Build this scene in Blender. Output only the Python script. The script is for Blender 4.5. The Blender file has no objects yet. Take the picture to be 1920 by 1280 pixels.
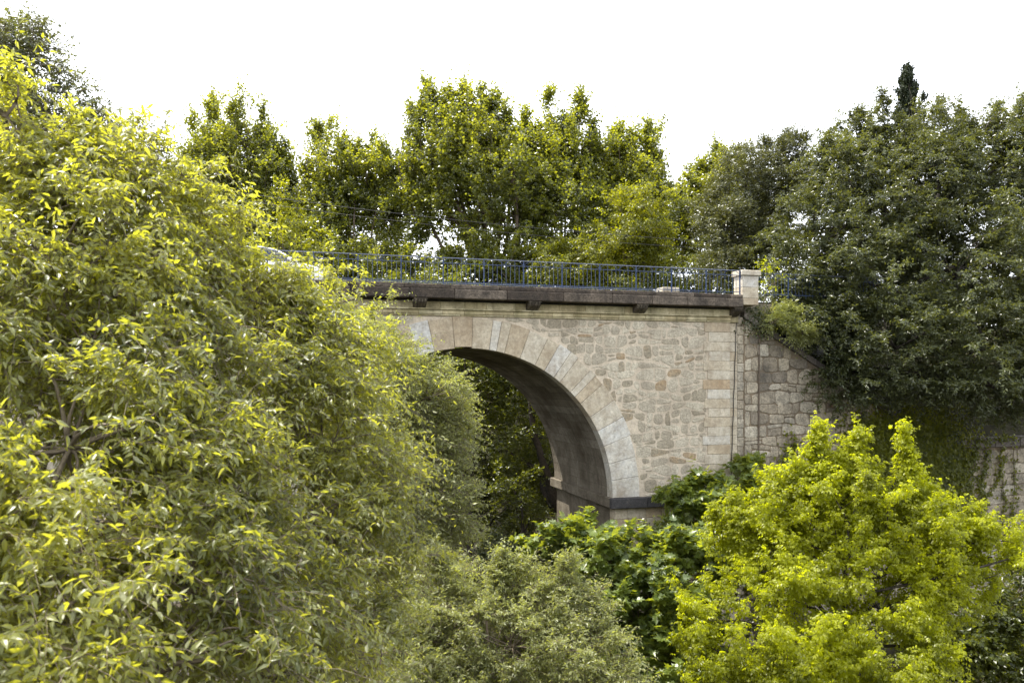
import bpy, math, random
import numpy as np
from mathutils import Vector, Matrix

# ------------------------------------------------------------------ camera, sky, sun, exposure
SC = bpy.context.scene
COL = SC.collection
FPX, CX, HY = 1500.0, 960.0, 718.0          # focal length in photo pixels, centre column, horizon row
cam = bpy.data.cameras.new('camera'); camo = bpy.data.objects.new('camera', cam); COL.objects.link(camo)
cam.sensor_width = 36.0; cam.lens = 36.0 * FPX / 1920.0
camo.location = (0, 0, 0); camo.rotation_euler = (math.radians(90), 0, 0)
cam.shift_y = (HY - 640.0) / 1920.0
cam.clip_end = 3000
cam.dof.use_dof = True; cam.dof.focus_distance = 29.0; cam.dof.aperture_fstop = 2.6
SC.camera = camo

SUN_EL, SUN_AZ = math.radians(64), math.radians(-66)     # azimuth from +Y, positive to the right
sd = Vector((math.sin(SUN_AZ) * math.cos(SUN_EL), math.cos(SUN_AZ) * math.cos(SUN_EL), math.sin(SUN_EL)))
W = bpy.data.worlds.new('World'); SC.world = W; W.use_nodes = True
nt = W.node_tree; bg = nt.nodes['Background']
sky = nt.nodes.new('ShaderNodeTexSky'); sky.sky_type = 'NISHITA'; sky.sun_disc = False
sky.sun_elevation = SUN_EL; sky.sun_rotation = SUN_AZ
sky.air_density = 1.3; sky.dust_density = 6.0; sky.ozone_density = 1.0
hs = nt.nodes.new('ShaderNodeHueSaturation'); hs.inputs['Saturation'].default_value = 0.42; hs.inputs['Value'].default_value = 1.0
nt.links.new(sky.outputs[0], hs.inputs['Color'])
SKY_STR = 0.10; KNEE, CAP = 0.10 / SKY_STR, 1.7 / SKY_STR      # the haze evens out the glare round the sun: radiance rolls off towards CAP
va = nt.nodes.new('ShaderNodeVectorMath'); va.operation = 'ADD'; va.inputs[1].default_value = (KNEE,) * 3
vd = nt.nodes.new('ShaderNodeVectorMath'); vd.operation = 'DIVIDE'
vs = nt.nodes.new('ShaderNodeVectorMath'); vs.operation = 'MULTIPLY'; vs.inputs[1].default_value = (CAP * .96, CAP * .985, CAP * 1.04)
nt.links.new(hs.outputs[0], va.inputs[0]); nt.links.new(hs.outputs[0], vd.inputs[0]); nt.links.new(va.outputs[0], vd.inputs[1])
nt.links.new(vd.outputs[0], vs.inputs[0]); nt.links.new(vs.outputs[0], bg.inputs[0])      # thin summer haze: a whitish sky
bg.inputs[1].default_value = SKY_STR
sun = bpy.data.lights.new('sun', 'SUN'); sun.energy = 5.0; sun.angle = math.radians(0.5); sun.color = (1.0, 0.95, 0.86)
suno = bpy.data.objects.new('sun', sun); COL.objects.link(suno); suno.rotation_euler = sd.to_track_quat('Z', 'Y').to_euler()
SC.view_settings.view_transform = 'Standard'; SC.view_settings.look = 'None'
SC.view_settings.exposure = 1.17; SC.view_settings.gamma = 1.0
SC.render.engine = 'CYCLES'
SC.cycles.max_bounces = 8; SC.cycles.diffuse_bounces = 3; SC.cycles.transmission_bounces = 4; SC.cycles.glossy_bounces = 2

BASE = -11.0                                  # river bed, metres below the camera
DECK = 3.60
R = math.radians

# ------------------------------------------------------------------ helpers
def tag(o, label=None, cat=None, group=None, kind=None):
    if label: o['label'] = label
    if cat: o['category'] = cat
    if group: o['group'] = group
    if kind: o['kind'] = kind
    return o

def empty(name, loc, rz=0.0):
    o = bpy.data.objects.new(name, None); COL.objects.link(o)
    o.location = loc; o.rotation_euler = (0, 0, rz); o.empty_display_size = 0.5
    return o

def at(px, py, depth):
    return np.array(((px - CX) / FPX * depth, depth, (HY - py) / FPX * depth))

def mesh_np(name, V, T, mat, parent=None, attrs=None, smooth=False, off=(0, 0, 0), matidx=None):
    """V (n,3); T (m,k) one face size; attrs {name: (m,) per face}"""
    V = np.asarray(V, dtype=np.float32) - np.asarray(off, dtype=np.float32)
    T = np.asarray(T, dtype=np.int32)
    me = bpy.data.meshes.new(name)
    me.vertices.add(len(V)); me.vertices.foreach_set('co', V.ravel())
    me.loops.add(T.size); me.loops.foreach_set('vertex_index', T.ravel())
    me.polygons.add(len(T)); me.polygons.foreach_set('loop_start', np.arange(0, T.size, T.shape[1], dtype=np.int32))
    me.polygons.foreach_set('use_smooth', np.full(len(T), smooth, dtype=bool))
    if attrs:
        for k, a in attrs.items():
            at_ = me.attributes.new(k, 'FLOAT', 'FACE'); at_.data.foreach_set('value', np.asarray(a, dtype=np.float32))
    me.update(calc_edges=True); me.validate()
    me.materials.append(mat)
    o = bpy.data.objects.new(name, me); COL.objects.link(o)
    if parent: o.parent = parent
    return o

class MB:
    """collects polygons; build() links them as one mesh object"""
    def __init__(s): s.v = []; s.f = []; s.r = []; s.m = []; s.uv = None
    def add(s, vs, fs, rnd=0.5, m=0):
        b = len(s.v); s.v += [tuple(v) for v in vs]
        for f in fs: s.f.append([b + i for i in f]); s.r.append(rnd); s.m.append(m)
    def box(s, x0, x1, y0, y1, z0, z1, bev=0.0, rnd=0.5, m=0):
        if bev <= 0:
            vs = [(x, y, z) for z in (z0, z1) for y in (y0, y1) for x in (x0, x1)]
            s.add(vs, [(0, 2, 3, 1), (4, 5, 7, 6), (0, 1, 5, 4), (2, 6, 7, 3), (0, 4, 6, 2), (1, 3, 7, 5)], rnd, m); return
        b = min(bev, (x1 - x0) * .45, (y1 - y0) * .45, (z1 - z0) * .45)
        X = (x0, x0 + b, x1 - b, x1); Y = (y0, y0 + b, y1 - b, y1); Z = (z0, z0 + b, z1 - b, z1)
        idx = {}; vs = []
        def g(i, j, k):
            if (i, j, k) not in idx: idx[(i, j, k)] = len(vs); vs.append((X[i], Y[j], Z[k]))
            return idx[(i, j, k)]
        fs = []
        for a in (0, 3):
            o = 1 if a else -1
            e = 1 if a == 0 else 2
            q = [g(a, 1, 1), g(a, 2, 1), g(a, 2, 2), g(a, 1, 2)]; fs.append(q if a else q[::-1])
            q = [g(1, a, 1), g(2, a, 1), g(2, a, 2), g(1, a, 2)]; fs.append(q[::-1] if a else q)
            q = [g(1, 1, a), g(2, 1, a), g(2, 2, a), g(1, 2, a)]; fs.append(q if a else q[::-1])
        for i, I in ((0, 1), (3, 2)):
            for j, J in ((0, 1), (3, 2)):
                fs.append([g(i, J, 1), g(I, j, 1), g(I, j, 2), g(i, J, 2)])
                fs.append([g(i, 1, J), g(I, 1, j), g(I, 2, j), g(i, 2, J)])
                fs.append([g(1, i, J), g(1, I, j), g(2, I, j), g(2, i, J)])
                for k, K in ((0, 1), (3, 2)):
                    fs.append([g(i, J, K), g(I, j, K), g(I, J, k)])
        s.add(vs, fs, rnd, m)
    def tube(s, pts, rad, n=6, rnd=0.5, m=0, cap=True):
        pts = [Vector(p) for p in pts]
        if not hasattr(rad, '__len__'): rad = [rad] * len(pts)
        vs = []; fs = []
        for i, p in enumerate(pts):
            d = (pts[min(i + 1, len(pts) - 1)] - pts[max(i - 1, 0)]).normalized()
            a = Vector((0, 0, 1)) if abs(d.z) < .9 else Vector((1, 0, 0))
            u = d.cross(a).normalized(); w = d.cross(u)
            for k in range(n):
                t = 2 * math.pi * k / n
                vs.append(p + (u * math.cos(t) + w * math.sin(t)) * rad[i])
        for i in range(len(pts) - 1):
            for k in range(n):
                fs.append((i * n + k, i * n + (k + 1) % n, (i + 1) * n + (k + 1) % n, (i + 1) * n + k))
        if cap: fs.append(list(range(n))); fs.append([(len(pts) - 1) * n + k for k in range(n)][::-1])
        s.add(vs, fs, rnd, m)
    def prism_x(s, prof, x0, x1, rnd=0.5, m=0):
        """closed (y,z) profile swept along x"""
        n = len(prof)
        vs = [(x0, y, z) for y, z in prof] + [(x1, y, z) for y, z in prof]
        fs = [(i, (i + 1) % n, n + (i + 1) % n, n + i) for i in range(n)] + [list(range(n))[::-1], list(range(n, 2 * n))]
        s.add(vs, fs, rnd, m)
    def build(s, name, mats, parent=None, smooth=False, off=(0, 0, 0)):
        me = bpy.data.meshes.new(name)
        me.from_pydata([(v[0] - off[0], v[1] - off[1], v[2] - off[2]) for v in s.v], [], s.f)
        a = me.attributes.new('rnd', 'FLOAT', 'FACE'); a.data.foreach_set('value', np.array(s.r, dtype=np.float32))
        if not isinstance(mats, (list, tuple)): mats = [mats]
        for mt in mats: me.materials.append(mt)
        me.polygons.foreach_set('material_index', np.array(s.m, dtype=np.int32))
        if smooth: me.polygons.foreach_set('use_smooth', np.ones(len(s.f), dtype=bool))
        import bmesh
        bm = bmesh.new(); bm.from_mesh(me); bmesh.ops.recalc_face_normals(bm, faces=bm.faces); bm.to_mesh(me); bm.free()
        me.update()
        o = bpy.data.objects.new(name, me); COL.objects.link(o)
        if parent: o.parent = parent
        return o

# ------------------------------------------------------------------ materials
def newmat(name):
    m = bpy.data.materials.new(name); m.use_nodes = True
    t = m.node_tree; t.nodes.clear()
    out = t.nodes.new('ShaderNodeOutputMaterial')
    return m, t, out
def N(t, typ, **kw):
    n = t.nodes.new(typ)
    for k, v in kw.items(): setattr(n, k, v)
    return n
def ramp(t, stops, interp='LINEAR'):
    r = N(t, 'ShaderNodeValToRGB'); e = r.color_ramp.elements; r.color_ramp.interpolation = interp
    while len(e) > 1: e.remove(e[-1])
    e[0].position = stops[0][0]; e[0].color = (*stops[0][1], 1)
    for p, c in stops[1:]:
        x = e.new(p); x.color = (*c, 1)
    return r
def g3(v): return (v, v, v)
def noise(t, vec, scale, detail=4, rough=.55, stretch=None):
    n = N(t, 'ShaderNodeTexNoise'); n.inputs['Scale'].default_value = scale
    n.inputs['Detail'].default_value = detail; n.inputs['Roughness'].default_value = rough
    if stretch:
        mp = N(t, 'ShaderNodeMapping'); mp.inputs['Scale'].default_value = stretch
        t.links.new(vec, mp.inputs[0]); vec = mp.outputs[0]
    t.links.new(vec, n.inputs['Vector']); return n
def mixc(t, fac, a, b, mode='MIX'):
    m = N(t, 'ShaderNodeMix', data_type='RGBA', blend_type=mode)
    for sock, v in ((m.inputs[0], fac), (m.inputs[6], a), (m.inputs[7], b)):
        if isinstance(v, bpy.types.NodeSocket): t.links.new(v, sock)
        elif isinstance(v, tuple): sock.default_value = (*v, 1)
        else: sock.default_value = v
    return m.outputs[2]

def stone_mat(name, stops, stain=(0.05, 0.045, 0.04), stain_amt=.35, stain_lo=.55, fine=.35, bump=.35, streak=.0, rough=.9, moss=0.0, stain_scale=.55):
    m, t, out = newmat(name)
    b = N(t, 'ShaderNodeBsdfPrincipled'); b.inputs['Roughness'].default_value = rough
    b.inputs['Specular IOR Level'].default_value = .2
    tc = N(t, 'ShaderNodeTexCoord').outputs['Object']
    at_ = N(t, 'ShaderNodeAttribute', attribute_name='rnd')
    n0 = noise(t, tc, 2.2, 5, .65)
    add = N(t, 'ShaderNodeMath', operation='MULTIPLY_ADD'); add.inputs[1].default_value = .45
    t.links.new(n0.outputs[0], add.inputs[0]); 
    sub = N(t, 'ShaderNodeMath', operation='SUBTRACT'); sub.inputs[1].default_value = .225
    t.links.new(at_.outputs['Fac'], sub.inputs[0]); t.links.new(sub.outputs[0], add.inputs[2])
    r = ramp(t, stops); t.links.new(add.outputs[0], r.inputs[0]); c = r.outputs[0]
    # fine grain
    n1 = noise(t, tc, 14, 6, .75); r1 = ramp(t, [(.3, g3(1 - fine)), (.7, g3(1 + fine * .55))])
    t.links.new(n1.outputs[0], r1.inputs[0]); c = mixc(t, 1.0, c, r1.outputs[0], 'MULTIPLY')
    nm = noise(t, tc, 4.5, 4, .7); rm = ramp(t, [(.32, g3(.80)), (.5, g3(1.0)), (.68, g3(1.10))])
    t.links.new(nm.outputs[0], rm.inputs[0]); c = mixc(t, 1.0, c, rm.outputs[0], 'MULTIPLY')
    # large stains and weathering patches
    n2 = noise(t, tc, stain_scale, 7, .7); r2 = ramp(t, [(stain_lo - .08, g3(0)), (stain_lo + .15, g3(stain_amt))])
    t.links.new(n2.outputs[0], r2.inputs[0]); c = mixc(t, r2.outputs[0], c, stain)
    if streak:
        n3 = noise(t, tc, 1.0, 5, .65, (2.6, 2.6, .16)); r3 = ramp(t, [(.5, g3(0)), (.72, g3(streak))])
        t.links.new(n3.outputs[0], r3.inputs[0]); c = mixc(t, r3.outputs[0], c, stain)
    if moss:
        n4 = noise(t, tc, 1.3, 6, .7); r4 = ramp(t, [(.46, g3(0)), (.66, g3(moss))])
        t.links.new(n4.outputs[0], r4.inputs[0]); c = mixc(t, r4.outputs[0], c, (.16, .15, .05))
    t.links.new(c, b.inputs['Base Color'])
    nb = noise(t, tc, 9, 8, .7)
    bp = N(t, 'ShaderNodeBump'); bp.inputs['Strength'].default_value = bump; bp.inputs['Distance'].default_value = .04
    t.links.new(nb.outputs[0], bp.inputs['Height']); t.links.new(bp.outputs[0], b.inputs['Normal'])
    t.links.new(b.outputs[0], out.inputs[0]); return m

def leaf_mat(name, dark, light, back, trans, tf=.45, rough=.38, spec=.5, var=.35, yellow=None):
    m, t, out = newmat(name)
    b = N(t, 'ShaderNodeBsdfPrincipled'); b.inputs['Roughness'].default_value = rough
    b.inputs['Specular IOR Level'].default_value = spec
    at_ = N(t, 'ShaderNodeAttribute', attribute_name='rnd')
    tc = N(t, 'ShaderNodeTexCoord').outputs['Object']
    ns = noise(t, tc, var, 3, .5)
    ad = N(t, 'ShaderNodeMath', operation='MULTIPLY_ADD'); ad.inputs[1].default_value = .6
    sb = N(t, 'ShaderNodeMath', operation='MULTIPLY_ADD'); sb.inputs[1].default_value = 1.4; sb.inputs[2].default_value = -.5
    t.links.new(ns.outputs[0], sb.inputs[0])
    t.links.new(at_.outputs['Fac'], ad.inputs[0]); t.links.new(sb.outputs[0], ad.inputs[2])
    cr = ramp(t, [(.1, dark), (.85, light)]); t.links.new(ad.outputs[0], cr.inputs[0])
    ge = N(t, 'ShaderNodeNewGeometry')
    c = mixc(t, ge.outputs['Backfacing'], cr.outputs[0], back)
    t.links.new(c, b.inputs['Base Color'])
    tr = N(t, 'ShaderNodeBsdfTranslucent')
    yl = yellow or tuple(min(.9, x * 1.35) for x in trans)
    tcr = ramp(t, [(.15, tuple(x * .55 for x in trans)), (.55, trans), (.95, yl)]); t.links.new(ad.outputs[0], tcr.inputs[0])
    t.links.new(tcr.outputs[0], tr.inputs[0])
    mx = N(t, 'ShaderNodeMixShader'); mx.inputs[0].default_value = tf
    t.links.new(b.outputs[0], mx.inputs[1]); t.links.new(tr.outputs[0], mx.inputs[2])
    t.links.new(mx.outputs[0], out.inputs[0]); return m

def plain(name, col, rough=.6, metal=0.0, spec=.5, nz=.25, scale=6, coat=0):
    m, t, out = newmat(name)
    b = N(t, 'ShaderNodeBsdfPrincipled'); b.inputs['Roughness'].default_value = rough
    b.inputs['Metallic'].default_value = metal; b.inputs['Specular IOR Level'].default_value = spec
    b.inputs['Coat Weight'].default_value = coat
    tc = N(t, 'ShaderNodeTexCoord').outputs['Object']
    n1 = noise(t, tc, scale, 5, .6); r1 = ramp(t, [(.3, g3(1 - nz)), (.7, g3(1 + nz * .6))])
    t.links.new(n1.outputs[0], r1.inputs[0])
    t.links.new(mixc(t, 1.0, col, r1.outputs[0], 'MULTIPLY'), b.inputs['Base Color'])
    t.links.new(b.outputs[0], out.inputs[0]); return m

M = {}
M['rubble'] = stone_mat('rubble_stone', [(0, (0.283, 0.206, 0.127)), (.10, (0.365, 0.271, 0.167)), (.22, (0.318, 0.276, 0.201)), (.5, (0.401, 0.353, 0.270)), (.8, (0.495, 0.441, 0.340)), (1, (0.530, 0.477, 0.367))], stain=(0.142, 0.111, 0.075), stain_amt=.55, stain_lo=.54, fine=.5, bump=.8, streak=.3)
M['mortar'] = stone_mat('pale_mortar', [(0, (0.495, 0.418, 0.317)), (1, (0.589, 0.506, 0.391))], stain=(0.153, 0.118, 0.080), stain_amt=.5, stain_lo=.54, fine=.25, bump=.6, streak=.4)
M['ashlar'] = stone_mat('dressed_stone', [(0, (0.388, 0.276, 0.167)), (.2, (0.423, 0.341, 0.234)), (.45, (0.483, 0.418, 0.310)), (.7, (0.519, 0.470, 0.374)), (.9, (0.554, 0.529, 0.465)), (1, (0.565, 0.559, 0.524))], stain=(0.201, 0.147, 0.092), stain_amt=.5, stain_lo=.5, fine=.35, bump=.45, streak=.28, stain_scale=1.3)
M['frieze'] = stone_mat('frieze_stone', [(0, (0.343, 0.274, 0.152)), (.5, (0.504, 0.431, 0.267)), (1, (0.572, 0.504, 0.334))], stain=(0.103, 0.090, 0.048), stain_amt=.6, stain_lo=.52, fine=.3, bump=.3, streak=.7, moss=.3, stain_scale=1.2)
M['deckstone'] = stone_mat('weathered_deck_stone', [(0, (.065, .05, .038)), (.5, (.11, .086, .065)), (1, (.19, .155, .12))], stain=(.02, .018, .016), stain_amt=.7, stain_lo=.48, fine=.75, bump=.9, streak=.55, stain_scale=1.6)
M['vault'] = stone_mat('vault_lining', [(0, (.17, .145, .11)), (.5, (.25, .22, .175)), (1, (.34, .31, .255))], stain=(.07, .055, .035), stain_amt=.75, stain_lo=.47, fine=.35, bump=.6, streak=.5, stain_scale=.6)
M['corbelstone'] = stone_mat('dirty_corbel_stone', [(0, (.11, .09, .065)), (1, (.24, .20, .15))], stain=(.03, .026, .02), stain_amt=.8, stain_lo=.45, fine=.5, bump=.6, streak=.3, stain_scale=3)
M['blackstone'] = stone_mat('black_stained_and_shade_stone', [(0, (.03, .03, .032)), (1, (.075, .07, .068))], stain=(.3, .27, .23), stain_amt=.6, stain_lo=.66, fine=.5, bump=.5, stain_scale=2.0)  # black stain on the ledge; painted shade on the strip under the deck
M['wingstone'] = stone_mat('grey_wall_stone', [(0, (0.258, 0.147, 0.085)), (.1, (0.150, 0.131, 0.109)), (.3, (0.311, 0.263, 0.194)), (.6, (0.407, 0.352, 0.263)), (1, (0.492, 0.446, 0.356))], stain=(0.037, 0.035, 0.032), stain_amt=.65, stain_lo=.53, fine=.6, bump=.9, streak=.3, stain_scale=1.1)
M['wingjoint'] = stone_mat('dark_joint', [(0, (0.156, 0.120, 0.081)), (1, (0.260, 0.205, 0.140))], stain_amt=.6, stain_lo=.5, fine=.5, bump=.6)
M['copingstone'] = stone_mat('coping_stone', [(0, (.10, .09, .08)), (1, (.20, .17, .145))], stain_amt=.6, stain_lo=.48, fine=.6, bump=.8)
M['bluepaint'] = plain('blue_paint', (.009, .028, .088), .38, .0, .5, .35, 12)
M['railtop'] = plain('sky_reflection_blue_paint', (.10, .12, .19), .3, .1, .6, .3, 10)  # paler blue paints in the sky's reflection on the top rail
M['bark'] = plain('bark', (.13, .10, .075), .9, 0, .2, .5, 9)
M['barkdark'] = plain('dark_bark', (.05, .042, .034), .9, 0, .2, .5, 9)
M['twig'] = plain('grey_twig', (.15, .12, .085), .8, 0, .3, .4, 15)
M['soil'] = plain('leaf_litter_soil', (.035, .032, .018), .95, 0, .1, .6, 1.5)
M['asphalt'] = plain('asphalt', (.05, .05, .05), .9, 0, .3, .3, 20)
M['pavement'] = plain('pavement_concrete', (.28, .26, .23), .9, 0, .2, .2, 8)
M['carpaint'] = plain('white_car_paint', (.72, .73, .75), .25, 0, .5, .03, 2, coat=1)
M['glass'] = plain('dark_car_glass', (.015, .018, .02), .04, 0, .8, 0, 2)
M['rubber'] = plain('tyre_rubber', (.02, .02, .02), .8, 0, .3, .1, 10)
M['alloy'] = plain('wheel_alloy', (.5, .5, .52), .3, .9, .5, .05, 4)
M['lamp'] = plain('lamp_glass', (.6, .6, .6), .08, 0, .8, 0, 3)
M['cable'] = plain('black_cable', (.012, .012, .014), .5, 0, .4, .1, 3)

M['hack'] = leaf_mat('hackberry_leaf', (.05, .062, .014), (.175, .185, .055), (.21, .215, .12), (.56, .56, .03), .45, .40, .55, .5, (.78, .75, .03))
M['willow'] = leaf_mat('olive_leaf', (.075, .085, .03), (.20, .215, .085), (.24, .25, .14), (.48, .50, .06), .44, .36, .45, .5)
M['poplar'] = leaf_mat('poplar_leaf', (.026, .037, .010), (.09, .105, .025), (.11, .12, .045), (.36, .38, .018), .42, .30, .5, .22, (.60, .59, .02))
M['maple'] = leaf_mat('yellow_green_leaf', (.08, .092, .008), (.20, .215, .012), (.22, .23, .025), (.68, .72, .008), .53, .38, .32, .6, (.86, .88, .012))
M['fig'] = leaf_mat('fig_leaf', (.032, .055, .014), (.115, .15, .032), (.15, .18, .07), (.46, .50, .022), .38, .38, .45, .5)
M['dark'] = leaf_mat('evergreen_leaf', (.014, .021, .007), (.066, .077, .030), (.085, .095, .048), (.20, .21, .02), .30, .34, .38, .3)
M['grey'] = leaf_mat('grey_green_leaf', (.028, .034, .014), (.074, .08, .035), (.09, .095, .05), (.18, .18, .022), .28, .34, .4, .3)
M['under'] = leaf_mat('woodland_leaf', (.018, .026, .006), (.062, .076, .014), (.075, .085, .024), (.28, .30, .012), .38, .34, .35, .3)
M['ivy'] = leaf_mat('ivy_leaf', (.045, .056, .008), (.12, .13, .014), (.11, .12, .026), (.44, .44, .010), .40, .38, .3, .6)
M['cypress'] = leaf_mat('cypress_leaf', (.012, .02, .010), (.03, .04, .016), (.03, .04, .02), (.04, .05, .01), .15, .6, .3, .5)
M['drygrass'] = leaf_mat('pale_sprig_leaf', (.08, .085, .03), (.20, .19, .07), (.2, .19, .09), (.40, .38, .06), .45, .5, .4, .6)

# ------------------------------------------------------------------ leaf templates: (verts, tris); y along the leaf, z up
def tmpl_oval(w=.21, droop=.22, fold=.05):
    v = [(0, 0, 0), (0, .3, -droop * .09), (0, .66, -droop * .44), (0, 1, -droop)]
    v += [(-w, .3, fold - droop * .09), (-w * .74, .66, fold - droop * .44), (w, .3, fold - droop * .09), (w * .74, .66, fold - droop * .44)]
    return np.array(v), np.array([(0, 1, 4), (4, 1, 2), (4, 2, 5), (5, 2, 3), (0, 6, 1), (6, 2, 1), (6, 7, 2), (7, 3, 2)])
def tmpl_mid(w=.2, droop=.2, fold=.05):
    v = [(0, 0, 0), (0, .42, -droop * .18), (0, 1, -droop), (-w, .4, fold - droop * .16), (w, .4, fold - droop * .16)]
    return np.array(v), np.array([(0, 1, 3), (3, 1, 2), (0, 4, 1), (4, 2, 1)])
def tmpl_rhomb(w=.22, y=.4, fold=.06):
    return np.array([(0, 0, 0), (-w, y, fold), (0, 1, -.05), (w, y, fold)]), np.array([(0, 2, 1), (0, 3, 2)])
def tmpl_fig():
    o = [(0, 0), (.14, -.06), (.34, .02), (.52, .22), (.30, .34), (.50, .70), (.20, .56), (.13, .80), (0, 1.05)]
    pts = o + [(-x, y) for x, y in o[1:-1][::-1]]
    v = [(0, .3, -.03)] + [(x, y, .06 * abs(x) * 2 - .18 * y * y) for x, y in pts]
    n = len(pts)
    return np.array(v), np.array([(0, 1 + i, 1 + (i + 1) % n) for i in range(n)])
def tmpl_compound(nl=3, w=.17, ll=.5, droop=.9):
    v = []; f = []
    items = [(t, sgn) for t in np.linspace(.15, .72, nl) for sgn in (-1, 1)] + [(.78, 0)]
    for t, sg in items:
        base = np.array((0, t * .8, -.25 * t * t))
        ang = sg * math.radians(52)
        d = np.array((math.sin(ang), math.cos(ang), -droop)); d /= np.linalg.norm(d)
        sdv = np.cross(d, (0, 0, 1.0)); sdv /= np.linalg.norm(sdv)
        b = len(v)
        up = np.cross(sdv, d)
        v += [base, base + d * ll * .4 - sdv * w * .5 + up * .02, base + d * ll, base + d * ll * .4 + sdv * w * .5 + up * .02]
        f += [(b, b + 2, b + 1), (b, b + 3, b + 2)]
    return np.array(v), np.array(f)

def unit(a): return a / np.maximum(np.linalg.norm(a, axis=-1, keepdims=True), 1e-9)

def leaves_arrays(tm, P, D, Nn, S, rnd):
    tv, tf = tm
    D = unit(D); X = unit(np.cross(D, Nn)); Z = np.cross(X, D)
    V = (P[:, None, :] + S[:, None, None] * (tv[None, :, 0, None] * X[:, None, :] + tv[None, :, 1, None] * D[:, None, :] + tv[None, :, 2, None] * Z[:, None, :]))
    n = len(P); k = len(tv)
    T = tf[None] + (np.arange(n) * k)[:, None, None]
    return V.reshape(-1, 3), T.reshape(-1, 3), np.repeat(rnd, len(tf))

def tubes_arrays(P0, P1, P2, r0, r1, nseg=3, ns=4):
    n = len(P0)
    t = np.linspace(0, 1, nseg + 1)[None, :, None]
    C = (1 - t) ** 2 * P0[:, None] + 2 * t * (1 - t) * P1[:, None] + t * t * P2[:, None]
    Tn = unit(2 * (1 - t) * (P1 - P0)[:, None] + 2 * t * (P2 - P1)[:, None] + 1e-6)
    ref = np.where(np.abs(Tn[..., 2:3]) < .9, np.array((0, 0, 1.0)), np.array((1.0, 0, 0)))
    U = unit(np.cross(Tn, ref)); Wv = np.cross(Tn, U)
    rr = (r0[:, None] * (1 - t[..., 0]) + r1[:, None] * t[..., 0])[..., None, None]
    a = np.arange(ns) / ns * 2 * math.pi
    V = C[:, :, None] + rr * (np.cos(a)[None, None, :, None] * U[:, :, None] + np.sin(a)[None, None, :, None] * Wv[:, :, None])
    i, j = np.meshgrid(np.arange(nseg), np.arange(ns), indexing='ij')
    q = np.stack([i * ns + j, i * ns + (j + 1) % ns, (i + 1) * ns + (j + 1) % ns, (i + 1) * ns + j], -1).reshape(-1, 4)
    T = q[None] + (np.arange(n) * (nseg + 1) * ns)[:, None, None]
    return V.reshape(-1, 3), T.reshape(-1, 4)

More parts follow.
